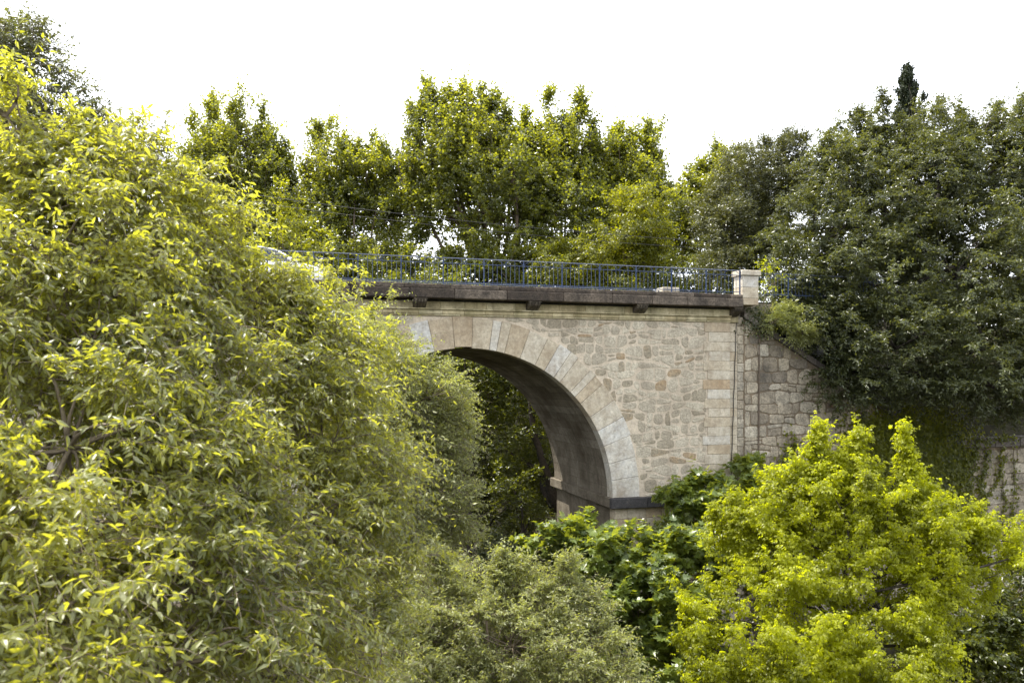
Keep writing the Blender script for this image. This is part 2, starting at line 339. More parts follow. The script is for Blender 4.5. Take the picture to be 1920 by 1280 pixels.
TREE_STATS = []
def make_tree(name, label, cat, base, prims, mat, tm, size, nspray, k=8, L=.5, hang=.6, up=.5, droop=.15,
              seed=0, bark='bark', puff=.22, npuff=None, trunk_r=.2, group=None, twigs=False, out=.8, shell=.28,
              limb_r=.35, spread=.75, nrm_up=1.0, trunk=True, trunk_pts=None, rows=False, twigr=.006, clumpsize=1.0, limbz=.8, clumpf=2.6, cull=.55, disp=.22, shoots=.08, brf=.3, pw=1.0, frond=0.0, fup=.3, fside=.8, shl=1.9):
    """prims: (kind, centre, radii) in world metres; 'E' = rounded lobe, 'P' = upright plume"""
    rng = np.random.default_rng(seed)
    base = np.array(base, float)
    root = empty(name, tuple(base)); tag(root, label, cat, group)
    C = np.array([p[1] for p in prims], float); Rr = np.array([p[2] for p in prims], float)
    isP = np.array([p[0] == 'P' for p in prims])
    wgt = Rr[:, 0] * Rr[:, 2] + .5 * Rr[:, 0] * Rr[:, 1]; wgt = np.where(isP, wgt * pw, wgt); wgt = wgt / wgt.sum()
    if npuff is None: npuff = max(30, nspray // 9)
    # --- puffs (leafy clusters at branch ends)
    li = rng.choice(len(prims), npuff, p=wgt)
    dr = unit(rng.normal(size=(npuff, 3)))
    rad = 1 - np.abs(rng.normal(0, shell, npuff)); rad = np.clip(rad, .15, 1.0)
    ph = rng.uniform(0, 6.28, (len(prims), 3))[li]
    bump = 1 + .10 * np.sin(dr[:, 0] * 5 + ph[:, 0]) + .10 * np.sin(dr[:, 2] * 6 + ph[:, 1]) + .06 * np.sin(dr[:, 1] * 7 + ph[:, 2])
    off = dr * (rad * bump)[:, None] * Rr[li]
    # plumes: taper with height
    pm = isP[li]
    if pm.any():
        z = rng.uniform(-1, 1, npuff); zz = (z + 1) / 2
        prof = np.clip((1 - zz) ** .75 * 1.15, .06, 1) * np.clip(zz * 4 + .45, 0, 1)
        ang = rng.uniform(0, 2 * math.pi, npuff); rr = np.sqrt(rng.uniform(.1, 1, npuff)) * prof
        po = np.stack([np.cos(ang) * rr * Rr[li, 0], np.sin(ang) * rr * Rr[li, 1], z * Rr[li, 2]], 1)
        off = np.where(pm[:, None], po, off)
    # uneven growth: low frequency displacement and gaps
    fq = clumpf / np.maximum(Rr.mean(1)[li], .25); kk = unit(rng.normal(size=(5, 3)))
    ns_ = sum(np.sin(((C[li] + off) @ kk[i_]) * fq * (1 + .5 * i_) + i_ * 1.9) for i_ in range(5)) / 2.2
    keep = ns_ > -cull
    off = off * (1 + np.where(pm, .0, disp * ns_))[:, None]
    li, dr, off, pm = li[keep], dr[keep], off[keep], pm[keep]; npuff = len(li)
    PC = C[li] + off
    outw = unit(off / Rr[li])
    outw = np.where(pm[:, None], unit(outw * np.array((1, 1, .25)) + np.array((0, 0, .9))), outw)
    psz = puff * rng.uniform(.6, 1.3, npuff) * clumpsize
    prnd = rng.uniform(0, 1, npuff)
    # --- sprays
    pi = rng.integers(0, npuff, nspray)
    so = rng.normal(size=(nspray, 3)); so = unit(so) * (rng.uniform(0, 1, nspray) ** .5)[:, None]
    SP = PC[pi] + so * psz[pi][:, None] * np.array((1.15, 1.15, .85))
    U = unit(outw[pi] * out + so * .6 + rng.normal(size=(nspray, 3)) * .35 + np.array((0, 0, up)))
    if frond > 0:                                # sprays stand in two ranks along arching boughs
        ax = unit(outw + rng.normal(size=(npuff, 3)) * .45 + np.array((0, 0, fup)))[pi]
        u_ = rng.uniform(0, 1, nspray)
        SP = PC[pi] + ax * ((u_ - .35) * psz[pi] * frond)[:, None] + so * psz[pi][:, None] * .22 * (1.3 - u_)[:, None]
        SP[:, 2] -= .32 * psz[pi] * frond * u_ ** 2 * (1 if fup < .8 else .2)
        pr_ = unit(np.cross(ax, rng.normal(size=(nspray, 3)) * .5 + np.array((0, 0, 1.0))))
        U = unit(ax * (.35 + .6 * u_)[:, None] + pr_ * (np.where(rng.uniform(size=nspray) < .5, 1, -1) * fside * (1.1 - .6 * u_))[:, None] + rng.normal(size=(nspray, 3)) * .22 + np.array((0, 0, up * .4)))
    Ls = L * rng.uniform(.6, 1.25, nspray) * np.where(rng.uniform(size=nspray) < shoots, shl, 1.0)
    # --- leaves along each spray
    t = (np.arange(k) + .5) / k
    tt = np.clip(t[None] + rng.normal(0, .25 / k, (nspray, k)), .02, 1.0)
    Pl = SP[:, None] + U[:, None] * (tt * Ls[:, None])[..., None]
    Pl[..., 2] -= droop * (tt ** 2) * Ls[:, None] * 1.6
    side = unit(np.cross(U, np.array((0, 0, 1.0))) + 1e-4)
    alt = np.where(np.arange(k) % 2 == 0, 1.0, -1.0)
    D = U[:, None] * .55 + side[:, None] * (alt[None, :, None] * .75) + rng.normal(size=(nspray, k, 3)) * spread * .6
    D[..., 2] -= hang
    Nn = rng.normal(size=(nspray, k, 3)) * spread + np.array((0, 0, nrm_up)) + outw[pi][:, None] * .5
    S = size * rng.uniform(.65, 1.2, (nspray, k))
    rnd = np.clip(prnd[pi][:, None] * .5 + rng.uniform(0, .6, (nspray, k)), 0, 1)
    V, T, ra = leaves_arrays(tm, Pl.reshape(-1, 3), D.reshape(-1, 3), Nn.reshape(-1, 3), S.ravel(), rnd.ravel())
    TREE_STATS.append((name, len(T)))
    mesh_np('crown', V, T, M[mat], root, {'rnd': ra}, off=base)
    # --- wood
    VV = []; TT = []; nb = 0
    def addt(a):
        nonlocal nb
        VV.append(a[0]); TT.append(a[1] + nb); nb += len(a[0])
    ctr = (C * wgt[:, None]).sum(0); top = C[:, 2].max()
    if trunk_pts is None:
        q = np.array([base, base * .55 + ctr * .45 + np.array((rng.normal() * .3, 0, 0)), [ctr[0], ctr[1], ctr[2] * .6 + top * .4]])
    else: q = np.array(trunk_pts, float)
    tb = MB(); tp = []
    for i in range(9):
        u = i / 8; p = (1 - u) ** 2 * q[0] + 2 * u * (1 - u) * q[1] + u * u * q[2]
        tp.append(p + rng.normal(size=3) * np.array((.1, .1, 0)) * trunk_r * 1.5 * (0 < i < 8))
    tr = [trunk_r * (1.35 if i == 0 else 1) * (1 - .82 * i / 8) for i in range(9)]
    tb.tube(tp, tr, 9)
    if trunk: tb.build('trunk', M[bark], root, smooth=True, off=base)
    tpa = np.array(tp)
    # limbs: trunk to lobe
    st = []; ra_ = []
    for c in C:
        j = int(np.argmin(np.abs(tpa[:, 2] - (base[2] + (c[2] - base[2]) * limbz - .3))));
        st.append(tpa[j]); ra_.append(tr[j] * .65)
    st = np.array(st); ra_ = np.array(ra_)
    mid = (st + C) / 2 + rng.normal(size=C.shape) * .15 * np.linalg.norm(C - st, axis=1, keepdims=True) * np.array((1, 1, .3)); mid[:, 2] += .1 * np.linalg.norm(C - st, axis=1)
    addt(tubes_arrays(st, mid, C, ra_, ra_ * .35 + .008, 6, 6))
    # branches: lobe centre to puff
    frac = brf if npuff < 2500 else brf * 2500 / npuff
    sel = rng.uniform(size=npuff) < frac
    P0 = C[li][sel] - np.array((0, 0, 1.0)) * (Rr[li][sel][:, 2:3] * np.where(pm[sel], .6, .15)[:, None]); P2 = PC[sel]
    P1 = (P0 + P2) / 2 + rng.normal(size=P0.shape) * .28 * np.linalg.norm(P2 - P0, axis=1, keepdims=True)
    br = np.full(len(P0), max(.012, trunk_r * .09))
    addt(tubes_arrays(P0, P1, P2, br * rng.uniform(.8, 1.6, len(br)), br * .35, 4, 4))
    if twigs:
        E = SP + U * Ls[:, None]; E[:, 2] -= droop * Ls * 1.6
        Mi = SP + U * (Ls * .5)[:, None]
        S0 = SP * .6 + PC[pi] * .4
        addt(tubes_arrays(S0, Mi, E, np.full(nspray, twigr), np.full(nspray, twigr * .4), 3, 3))
    mesh_np('branches', np.concatenate(VV), np.concatenate(TT), M['twig' if twigs else bark], root, smooth=True, off=base)
    return root

def E(px, py, d, rx, ry, rd=None):
    """rounded lobe centred in direction (px,py) at distance d; radii in photo pixels at that distance; rd metres"""
    sx = rx / FPX * d; sz = ry / FPX * d
    return ('E', at(px, py, d), np.array((sx, rd if rd else max(.5 * (sx + sz), .3), sz)))
def P(px, ytop, ybot, w, d):
    c = at(px, (ytop + ybot) / 2, d); sx = w / FPX * d
    return ('P', c, np.array((sx, sx, (ybot - ytop) / 2 / FPX * d)))

# ================================================================== STRUCTURE
A = math.radians(16.0)
ORG = (3.95, 31.5, BASE)
ca, sa = math.cos(A), math.sin(A)
def Wd(s, y, z):                                # bridge coordinates (along, back, height) -> world
    return np.array((ORG[0] + s * ca - y * sa, ORG[1] + s * sa + y * ca, z))
def L(z): return z - BASE
RI, RO, SC0, SPR = 5.82, 7.02, -5.82, -4.52     # arch radii, centre, springing height

# ---- ground: one sheet with the river bed, the two banks and the hill behind
def sstep(x, a, b):
    u = np.clip((x - a) / (b - a), 0, 1); return u * u * (3 - 2 * u)
def wing_top(s): return np.maximum(3.02 - .565 * (s - 5.9), -2.5)
sx = np.concatenate([[-500, -300, -180, -120, -80, -60, -45], np.arange(-36, 42, 1.0), [5.45], [48, 60, 80, 120, 180, 300, 500]])
sx = np.unique(sx)
sy = np.unique(np.concatenate([[-300, -150, -90, -60], np.arange(-44, -1, 2.0), [-.5, .30, .72, 1.2, 2, 3, 4, 5, 6, 7, 8], np.arange(9, 60, 2.0), [64, 70, 78, 90, 110, 150, 220, 350, 500]]))
gx, gy = np.meshgrid(sx, sy, indexing='ij')
rngG = np.random.default_rng(3)
bed = BASE + .35 * np.sin(gx * .7 + 1.3 * np.sin(gy * .4)) + .3 * np.sin(gy * .5 + gx * .23) + rngG.uniform(-.12, .12, gx.shape)
right_b = np.where(gy > .71, np.minimum(wing_top(np.maximum(gx, 5.9)) - .45 + (gy - .7) * .75, 3.35), 0)
sharp = ((gx > 5.4) & (gy > .71) & (gy < 8.5))
far_r = sstep(gx, 3, 13) * sstep(gy, 7.9, 8.1)
Z = bed.copy()
Z = np.where(sharp, right_b, Z)
Z = np.where(gy >= 8.5, BASE + (bed - BASE) + (3.2 - BASE) * sstep(gx, 3, 15), Z)
lb = (gx < -17.2)
Z = np.where(lb & (gy > .71) & (gy < 8.5), 3.35, Z)
Z = np.where(gy >= 8.5, np.maximum(Z, BASE + (3.2 - BASE) * sstep(-gx, 15, 27)), Z)
Z = np.where(gy < .71, np.maximum(Z, BASE + (2.0 - BASE) * sstep(-gx, 17, 34)), Z)
Z = np.where((gy < .71) & (gx > 30), np.maximum(Z, BASE + 10 * sstep(gx, 30, 70)), Z)
Z = Z + 15.5 * sstep(gy, 26, 62) * (1 - .9 * sstep(Z, -6, 3.3)) + 3 * sstep(gy, 60, 200)
gw = np.stack([ORG[0] + gx * ca - gy * sa, ORG[1] + gx * sa + gy * ca, Z], -1)
nxs, nys = gx.shape
ii, jj = np.meshgrid(np.arange(nxs - 1), np.arange(nys - 1), indexing='ij')
q = np.stack([ii * nys + jj, (ii + 1) * nys + jj, (ii + 1) * nys + jj + 1, ii * nys + jj + 1], -1).reshape(-1, 4)
g = mesh_np('ground', gw.reshape(-1, 3), q, M['soil']); g['kind'] = 'structure'

# ---- stone layout helpers (polygons in a wall's own plane)
def clip(poly, px, pz, nx, nz):                 # keep the side where (p - P).n <= 0
    o = []; n = len(poly)
    for i in range(n):
        a = poly[i]; b = poly[(i + 1) % n]
        da = (a[0] - px) * nx + (a[1] - pz) * nz; db = (b[0] - px) * nx + (b[1] - pz) * nz
        if da <= 0: o.append(a)
        if (da < 0 < db) or (db < 0 < da):
            u = da / (da - db); o.append((a[0] + (b[0] - a[0]) * u, a[1] + (b[1] - a[1]) * u))
    return o
def area(p): return .5 * sum(p[i][0] * p[(i + 1) % len(p)][1] - p[(i + 1) % len(p)][0] * p[i][1] for i in range(len(p)))
def rubble(x0, x1, z0, z1, w, h, jit, rng, ok=None, cuts=None, gap=.022, chaikin=2):
    """irregular coursed stones: jittered brick rows turned into polygons that share joints"""
    out = []; cells = []; z = z0 - h * .2; r_ = 0
    def wv(x, k): return h * jit * .42 * (math.sin(x * 1.7 / w * .55 + k * 2.1) + .7 * math.sin(x * 3.1 / w * .6 + k * 4.7))
    while z < z1 + h:
        rh = h * rng.uniform(.72, 1.28); x = x0 - w * rng.uniform(0, 1)
        while x < x1 + w:
            ww = w * rng.choice([.55, .75, 1, 1.25, 1.6], p=[.2, .28, .26, .16, .10]); xb = x + ww
            lo = (z + wv(x, r_), z + wv(xb, r_)); hi = (z + rh + wv(x, r_ + 1), z + rh + wv(xb, r_ + 1))
            sk = rng.normal() * jit * w * .16
            if rng.uniform() < jit * .42 and ww < w * 1.3:
                f = rng.uniform(.35, .65); m0 = lo[0] + (hi[0] - lo[0]) * f; m1 = lo[1] + (hi[1] - lo[1]) * (f + rng.normal() * .08)
                cells.append([(x, lo[0]), (xb, lo[1]), (xb + sk * .5, m1), (x + sk * .5, m0)]); cells.append([(x + sk * .5, m0), (xb + sk * .5, m1), (xb, hi[1]), (x, hi[0])])
            else: cells.append([(x, lo[0]), (xb, lo[1]), (xb, hi[1]), (x, hi[0])])
            x = xb
        z += rh; r_ += 1
    for poly in cells:
        a = sum(p[0] for p in poly) / 4; b = sum(p[1] for p in poly) / 4
        if ok and not ok(a, b): continue
        poly = [(p[0] + rng.normal() * jit * .05, p[1] + rng.normal() * jit * .045) for p in poly]
        if rng.uniform() < jit:                      # knock a corner off
            c_ = rng.integers(0, 4); p = poly[c_]; pa = poly[c_ - 1]; pb = poly[(c_ + 1) % 4]; f = rng.uniform(.15, .38)
            poly[c_:c_ + 1] = [(p[0] + (pa[0] - p[0]) * f, p[1] + (pa[1] - p[1]) * f), (p[0] + (pb[0] - p[0]) * f, p[1] + (pb[1] - p[1]) * f)]
        poly = clip(poly, x0, 0, -1, 0); poly = clip(poly, x1, 0, 1, 0)
        poly = clip(poly, 0, z0, 0, -1); poly = clip(poly, 0, z1, 0, 1)
        if cuts:
            for c in cuts(a, b): poly = clip(poly, *c)
        if len(poly) < 3 or area(poly) < .008: continue
        cx = sum(p[0] for p in poly) / len(poly); cz = sum(p[1] for p in poly) / len(poly)
        gg = gap * rng.uniform(.7, 1.9)
        poly = [(p[0] + (cx - p[0]) * min(.4, gg / max(abs(p[0] - cx), .05)) , p[1] + (cz - p[1]) * min(.4, gg / max(abs(p[1] - cz), .05))) for p in poly]
        rf = rng.uniform(.10, .14 + .22 * jit)
        for _ in range(chaikin):
            qn = []
            for i2 in range(len(poly)):
                p, r_ = poly[i2], poly[(i2 + 1) % len(poly)]
                f = rf
                qn += [(p[0] * (1 - f) + r_[0] * f, p[1] * (1 - f) + r_[1] * f), (p[0] * f + r_[0] * (1 - f), p[1] * f + r_[1] * (1 - f))]
            poly = qn
        out.append(poly)
    return out
def add_stone(mb, poly, y0, relief, rng, rnd, bevel=.02, z_off=BASE):
    n = len(poly); cx = sum(p[0] for p in poly) / n; cz = sum(p[1] for p in poly) / n
    rl = relief * rng.uniform(.5, 1.3); tx = rng.normal() * relief * .5; tz = rng.normal() * relief * .5
    def ins(p, g): 
        d = math.hypot(p[0] - cx, p[1] - cz); u = min(.5, g / max(d, .02)); return (p[0] + (cx - p[0]) * u, p[1] + (cz - p[1]) * u)
    v = [(p[0], y0 + .03, p[1]) for p in poly]
    v += [(p[0], y0 - rl * .6, p[1]) for p in poly]
    for p in poly:
        q_ = ins(p, bevel); v.append((q_[0], y0 - rl - tx * (q_[0] - cx) - tz * (q_[1] - cz) , q_[1]))
    v.append((cx, y0 - rl * 1.15, cz))
    f = []
    for i in range(n):
        j = (i + 1) % n
        f += [(i, j, n + j, n + i), (n + i, n + j, 2 * n + j, 2 * n + i), (2 * n + i, 2 * n + j, 3 * n)]
    mb.add([(q_[0], q_[1], q_[2] - z_off) for q_ in v], f, rnd)

# ---- the bridge
bridge = empty('stone_bridge', ORG, A)
tag(bridge, 'old stone road bridge with one round arch of radiating stones and a dark deck edge', 'bridge')
rs = np.random.default_rng(11)
SL, SR = -31.0, 5.21
W_ = 7.0
# wall core (mortar bed), front and back faces as strips over and beside the opening
mb = MB()
def arc(s, r): return SPR + math.sqrt(max(r * r - (s - SC0) ** 2, 0))
cols = [SL, -24, -18] + [SC0 - 6.3 * math.cos(t) for t in np.linspace(0, math.pi, 61)] + [SR]
for yy in (0.0, W_):
    for a, b in zip(cols[:-1], cols[1:]):
        za = arc(a, 6.3) if abs(a - SC0) < 6.3 else SPR; zb = arc(b, 6.3) if abs(b - SC0) < 6.3 else SPR
        if b <= SC0 - 6.29 or a >= SC0 + 6.29: za = zb = SPR
        mb.add([(a, yy, L(za)), (b, yy, L(zb)), (b, yy, L(2.495)), (a, yy, L(2.495))], [(0, 1, 2, 3)], rs.uniform(.3, .7))
mb.add([(SL, 0, L(2.495)), (SR, 0, L(2.495)), (SR, W_, L(2.495)), (SL, W_, L(2.495))], [(0, 1, 2, 3)], .5)
mb.build('wall_core', M['mortar'], bridge)
# rubble facing stones
mb = MB()
def ok(a, b): return math.hypot(a - SC0, b - SPR) > RO + .06
def cuts(a, b):
    d = math.hypot(a - SC0, b - SPR)
    if d < RO + 1.6:
        nx, nz = (a - SC0) / d, (b - SPR) / d
        return [(SC0 + nx * (RO + .01), SPR + nz * (RO + .01), -nx, -nz)]
    return []
for p in rubble(SC0, 4.15, SPR, 2.49, .52, .37, .62, rs, ok, cuts, gap=.02):
    cz_ = sum(q_[1] for q_ in p) / len(p)
    add_stone(mb, p, 0.0, .014, rs, float(np.clip(rs.beta(2.2, 1.7), 0, 1)))
mb.build('rubble_facing', M['rubble'], bridge); mb = MB()
for p in rubble(SL, SC0, SPR, 2.49, .62, .40, .3, rs, ok, cuts, chaikin=1):
    add_stone(mb, p, 0.0, .014, rs, float(rs.beta(2.2, 1.7)))
mb.build('rubble_facing', M['rubble'], bridge)
# arch ring: dressed wedge stones, joint angles measured upwards from the right springing
mb = MB()
jr = [0, 6.8, 13.3, 20.5, 27.0, 33.2, 39.7, 43.2, 45.8, 51.4, 54.5, 59.0, 63.3, 69.7, 76.0, 79.2, 82.0, 88.6, 95.0, 102.6, 108.6, 113.5, 119, 125, 131, 137, 143, 150, 156, 162, 168, 174, 180]
tones = {15: .85, 16: .42, 17: .22, 18: .30, 19: .97, 20: .38, 14: .5, 12: .62, 10: .9, 11: .45, 9: .75, 8: .55, 7: .72, 6: .33, 5: .5, 4: .7, 3: .93, 2: .86, 1: .9, 0: .88, 13: .3}
def wedge(a0, a1, r0, r1, y0, y1, rnd, b=.012):
    ga = .007 / 6.4
    a0, a1 = math.radians(a0) + ga, math.radians(a1) - ga
    n = max(2, int((a1 - a0) / math.radians(1.6)))
    def ring(r0_, r1_, t0, t1):
        pts = [(SC0 + r0_ * math.cos(t), SPR + r0_ * math.sin(t)) for t in np.linspace(t0, t1, n + 1)]
        pts += [(SC0 + r1_ * math.cos(t), SPR + r1_ * math.sin(t)) for t in np.linspace(t1, t0, n + 1)]
        return pts
    o = ring(r0, r1, a0, a1); i_ = ring(r0 + b, r1 - b, a0 + b / 6.4, a1 - b / 6.4); m_ = len(o)
    v = [(p[0], y1, L(p[1])) for p in o] + [(p[0], y0 + b, L(p[1])) for p in o] + [(p[0], y0, L(p[1])) for p in i_]
    f = []
    for k in range(m_):
        j = (k + 1) % m_
        f += [(k, j, m_ + j, m_ + k), (m_ + k, m_ + j, 2 * m_ + j, 2 * m_ + k)]
    for k in range(n): f.append((2 * m_ + k, 2 * m_ + k + 1, 2 * m_ + m_ - 2 - k, 2 * m_ + m_ - 1 - k))
    mb.add(v, f, rnd)
for k in range(len(jr) - 1):
    if k == 17: rr0 = RI + .05
    else: rr0 = RI
    wedge(jr[k], jr[k + 1], rr0, RO + rs.uniform(-.05, .03) - (.03 if 60 < jr[k] < 120 else 0), -.035 + rs.uniform(-.004, .004), .5, tones.get(k, float(rs.uniform(.25, 1))))
mb.build('arch_ring', M['ashlar'], bridge)
# vault lining in long courses
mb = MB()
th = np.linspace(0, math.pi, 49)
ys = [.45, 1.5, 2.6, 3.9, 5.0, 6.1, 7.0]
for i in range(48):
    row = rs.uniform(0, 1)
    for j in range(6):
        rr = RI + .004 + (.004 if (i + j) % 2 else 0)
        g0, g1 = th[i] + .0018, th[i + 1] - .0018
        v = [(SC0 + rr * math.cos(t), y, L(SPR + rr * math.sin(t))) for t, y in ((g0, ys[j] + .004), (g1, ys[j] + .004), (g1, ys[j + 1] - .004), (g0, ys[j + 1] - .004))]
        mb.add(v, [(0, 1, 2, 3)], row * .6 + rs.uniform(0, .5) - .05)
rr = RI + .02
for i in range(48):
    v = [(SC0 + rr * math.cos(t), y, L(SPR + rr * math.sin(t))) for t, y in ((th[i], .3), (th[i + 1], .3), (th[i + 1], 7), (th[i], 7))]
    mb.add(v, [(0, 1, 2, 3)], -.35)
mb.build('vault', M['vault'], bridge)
# piers below the springing, with a projecting ledge
mb = MB()
def pier(x0, x1):
    z = L(-4.94); 
    while z > -.5:
        z2 = z - .42; x = x0; first = rs.uniform(.5, .9)
        while x < x1 - .05:
            xe = min(x1, x + (first if x == x0 else rs.uniform(.6, 1.0)))
            mb.box(x + .004, xe - .004, -.02 + rs.uniform(-.006, .006), .5, z2 + .004, z - .004, .012, float(rs.uniform(.15, .75))); x = xe
        z = z2
    mb.box(x0 + .02, x1, .45, 6.98, -.5, L(-4.94), 0, .15, 1)  # pier sides take the darker vault stone to paint in the valley's shade
pier(.10, 5.2); mb2 = mb
mb.build('pier', [M['ashlar'], M['vault']], bridge)
mb = MB(); pier(SC0 * 2 - 8, SC0 * 2 - .10); mb.build('pier', [M['ashlar'], M['vault']], bridge)
for x0, x1, s_ in ((-.13, 5.3, 1), (SC0 * 2 - 8, SC0 * 2 + .13, -1)):
    mb = MB()
    xx = x0
    while xx < x1 - .1:
        xe = min(x1, xx + rs.uniform(1.1, 1.6)); mb.box(xx + .004, xe - .004, -.24, .0, L(-4.92), L(-4.52), .02, float(rs.uniform(0, 1)), 0); xx = xe
    yy = 0.0
    xa, xb = (x0, x0 + .6) if s_ > 0 else (x1 - .6, x1)
    while yy < 7.2:
        ye = min(7.25, yy + 1.25); mb.box(xa, xb, yy + .006, ye - .006, L(-4.92), L(-4.52), .02, float(rs.uniform(.1, .5)), 1); yy = ye
    mb.build('springing_ledge', [M['blackstone'], M['vault']], bridge)
# corner stones at the right end of the facade
mb = MB(); z = 2.49; i = 0
while z > -11:
    z2 = z - .385 * rs.uniform(.92, 1.08)
    xl = 4.05 + (.16 if i % 2 else -.05) + rs.uniform(-.06, .06)
    mb.box(xl, 5.21, -.035 + rs.uniform(-.004, .004), .4, L(z2) + .004, L(z) - .004, .012, float([.3, .62, .55, .7, .5, .66, .12, .78, .45, .6, .4, .68, .85][i % 13]))
    mb.box(5.214, 5.64, .12, .5, L(z2) + .004, L(z) - .004, .012, float(rs.uniform(.35, .65)))
    z = z2; i += 1
mb.build('corner_stones', M['ashlar'], bridge)
# abutment blocks behind the facade ends
mb = MB()
mb.box(5.2, 7.6, .42, W_, 0, L(3.35), 0, .4); mb.box(SL, SC0 * 2 - 5.6, .3, W_ - .02, L(-4), L(3.2), 0, .4)
mb.box(SC0 * 2 - 5.6, 5.2, .55, W_ - .03, L(2.42), L(3.3), 0, .3)
mb.build('abutment', M['wingstone'], bridge)
# moulded frieze under the deck
mb = MB()
bands = [(2.49, 2.545, -.075), (2.55, 2.70, -.105), (2.705, 2.76, -.18), (2.765, 3.015, -.07)]
for z0, z1, y in bands:
    x = SL
    while x < SR - .02:
        xe = min(SR + (.0 if y > -.1 else .02), x + rs.uniform(.75, 1.15)); 
        if SR - xe < .3: xe = SR
        mb.box(x + .003, xe - .003, y, .4, L(z0), L(z1), .012, float(rs.uniform(.1, .95))); x = xe
mb.box(5.21, 5.66, .05, .5, L(2.495), L(3.1), .02, .3)
mb.build('frieze', M['frieze'], bridge)
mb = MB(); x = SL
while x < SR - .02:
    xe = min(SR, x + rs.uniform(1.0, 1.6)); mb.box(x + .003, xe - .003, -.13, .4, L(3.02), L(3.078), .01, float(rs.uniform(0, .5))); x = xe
mb.build('under_deck_shade_course', M['blackstone'], bridge)  # added black strip: paints in the shade beneath the deck overhang
# heavy dark deck edge in two layers
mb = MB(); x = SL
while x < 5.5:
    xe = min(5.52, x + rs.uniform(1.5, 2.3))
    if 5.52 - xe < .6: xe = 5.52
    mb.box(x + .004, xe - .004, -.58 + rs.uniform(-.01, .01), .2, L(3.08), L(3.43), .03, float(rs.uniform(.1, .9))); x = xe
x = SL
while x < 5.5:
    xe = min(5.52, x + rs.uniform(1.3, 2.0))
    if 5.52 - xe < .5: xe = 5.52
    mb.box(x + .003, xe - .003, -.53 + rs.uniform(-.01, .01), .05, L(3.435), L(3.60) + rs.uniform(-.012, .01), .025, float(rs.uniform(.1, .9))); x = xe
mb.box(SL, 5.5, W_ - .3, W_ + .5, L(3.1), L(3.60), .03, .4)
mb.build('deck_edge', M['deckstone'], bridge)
# scroll corbels
def corbel(s, w, ytop=-.52):
    c = MB(); n = 4; m = 10
    for k in range(n):
        x0 = s - w / 2 + w * k / n; x1 = x0 + w / n
        prof = []
        for j in range(m + 1):
            t = j / m; y = -.06 + (ytop + .06) * (1 - t ** 2.2) ; z = 3.075 - .36 * t - .02 * math.sin(t * math.pi * 2)
            prof.append((y, z))
        for xa, xb, sh in ((x0, (x0 + x1) / 2, (0, 1)), ((x0 + x1) / 2, x1, (1, 0))):
            v = []
            for (y, z) in prof:
                v += [(xa, y - .035 * sh[0] + (.03 if sh[0] == 0 else 0), L(z)), (xb, y - .035 * sh[1] + (.03 if sh[1] == 0 else 0), L(z))]
            c.add(v, [(2 * j, 2 * j + 1, 2 * j + 3, 2 * j + 2) for j in range(m)], float(rs.uniform(.3, .8)))
        for xa in ((x0,) if k == 0 else ()) + ((x1,) if k == n - 1 else ()):
            c.add([(xa, y, L(z)) for y, z in prof] + [(xa, -.06, L(3.075))], [list(range(m + 2))], .4)
    c.box(s - w / 2 - .03, s + w / 2 + .03, ytop - .02, -.06, L(3.03), L(3.078), .01, .3)
    return c
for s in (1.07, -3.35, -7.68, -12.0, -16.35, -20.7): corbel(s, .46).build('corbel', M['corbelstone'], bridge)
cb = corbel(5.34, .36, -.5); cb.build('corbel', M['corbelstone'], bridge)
# end pillars of the parapet
for yc, hx in ((-.02, 0), (W_ + .0, .11)):
    mb = MB()
    y0 = yc - .34; y1 = yc + .34
    for k, (z0, z1) in enumerate(((3.2, 3.47), (3.475, 3.92), (3.925, 4.40 + hx))):
        mb.box(5.60, 6.34, y0, y1, L(z0), L(z1), .015, [.35, .6, .9][k])
    p = mb.build('end_pillar', M['ashlar'], bridge)
    cp = MB(); cp.box(5.53, 6.42, y0 - .07, y1 + .07, L(4.405 + hx), L(4.62 + hx), .02, .75); cp.build('pillar_cap', M['ashlar'], p)
# road and pavements
def sheet(name, x0, x1, y0, y1, z, th, mat):
    b = MB(); b.box(x0, x1, y0, y1, z - th, z, .01)
    o = b.build(name, mat); o.location = (ORG[0], ORG[1], 0); o.rotation_euler = (0, 0, A); o['kind'] = 'structure'; return o
sheet('road', -90, 90, 1.05, 5.95, 3.50, .2, M['asphalt'])
sheet('pavement', -90, 6.4, .06, 1.045, 3.62, .3, M['pavement'])
sheet('pavement_far', -90, 6.4, 5.955, 6.65, 3.62, .3, M['pavement'])

# ---- wing wall running on to the right as the river wall
wing = empty('wing_wall', tuple(Wd(5.65, .2, BASE)), A)
tag(wing, 'grey rubble river wall stepping down from the bridge under a dark sloping coping', 'wall')
mb = MB()
prof = [(5.66, 2.9), (5.9, 2.85), (15.55, -2.66), (60, -2.68)]
wx = np.concatenate([np.linspace(5.66, 15.55, 20), np.linspace(17, 60, 20)])
def ctop(s): return float(max(3.02 - .565 * (s - 5.9), -2.5)) if s > 5.9 else 3.02
for a, b in zip(wx[:-1], wx[1:]):
    za, zb = ctop(a) - .26, ctop(b) - .26
    mb.add([(a, .2, za), (b, .2, zb), (b, .8, zb), (a, .8, za)], [(0, 1, 2, 3)], .5)
    for yy in (.2, .8): mb.add([(a, yy, BASE), (b, yy, BASE), (b, yy, zb), (a, yy, za)], [(0, 1, 2, 3)], .5)
def shift(o_mb, dx=5.65, dy=.2):
    o_mb.v = [(v[0] - dx, v[1] - dy, v[2] - BASE) for v in o_mb.v]; return o_mb
shift(mb).build('wall_core', M['wingjoint'], wing)
mb = MB()
def wcut(a, b):
    if a > 15.6: return [(a, -2.78, 0, 1)]
    n_ = math.hypot(.565, 1); return [(a, ctop(a) - .28, .565 / n_, 1 / n_)]
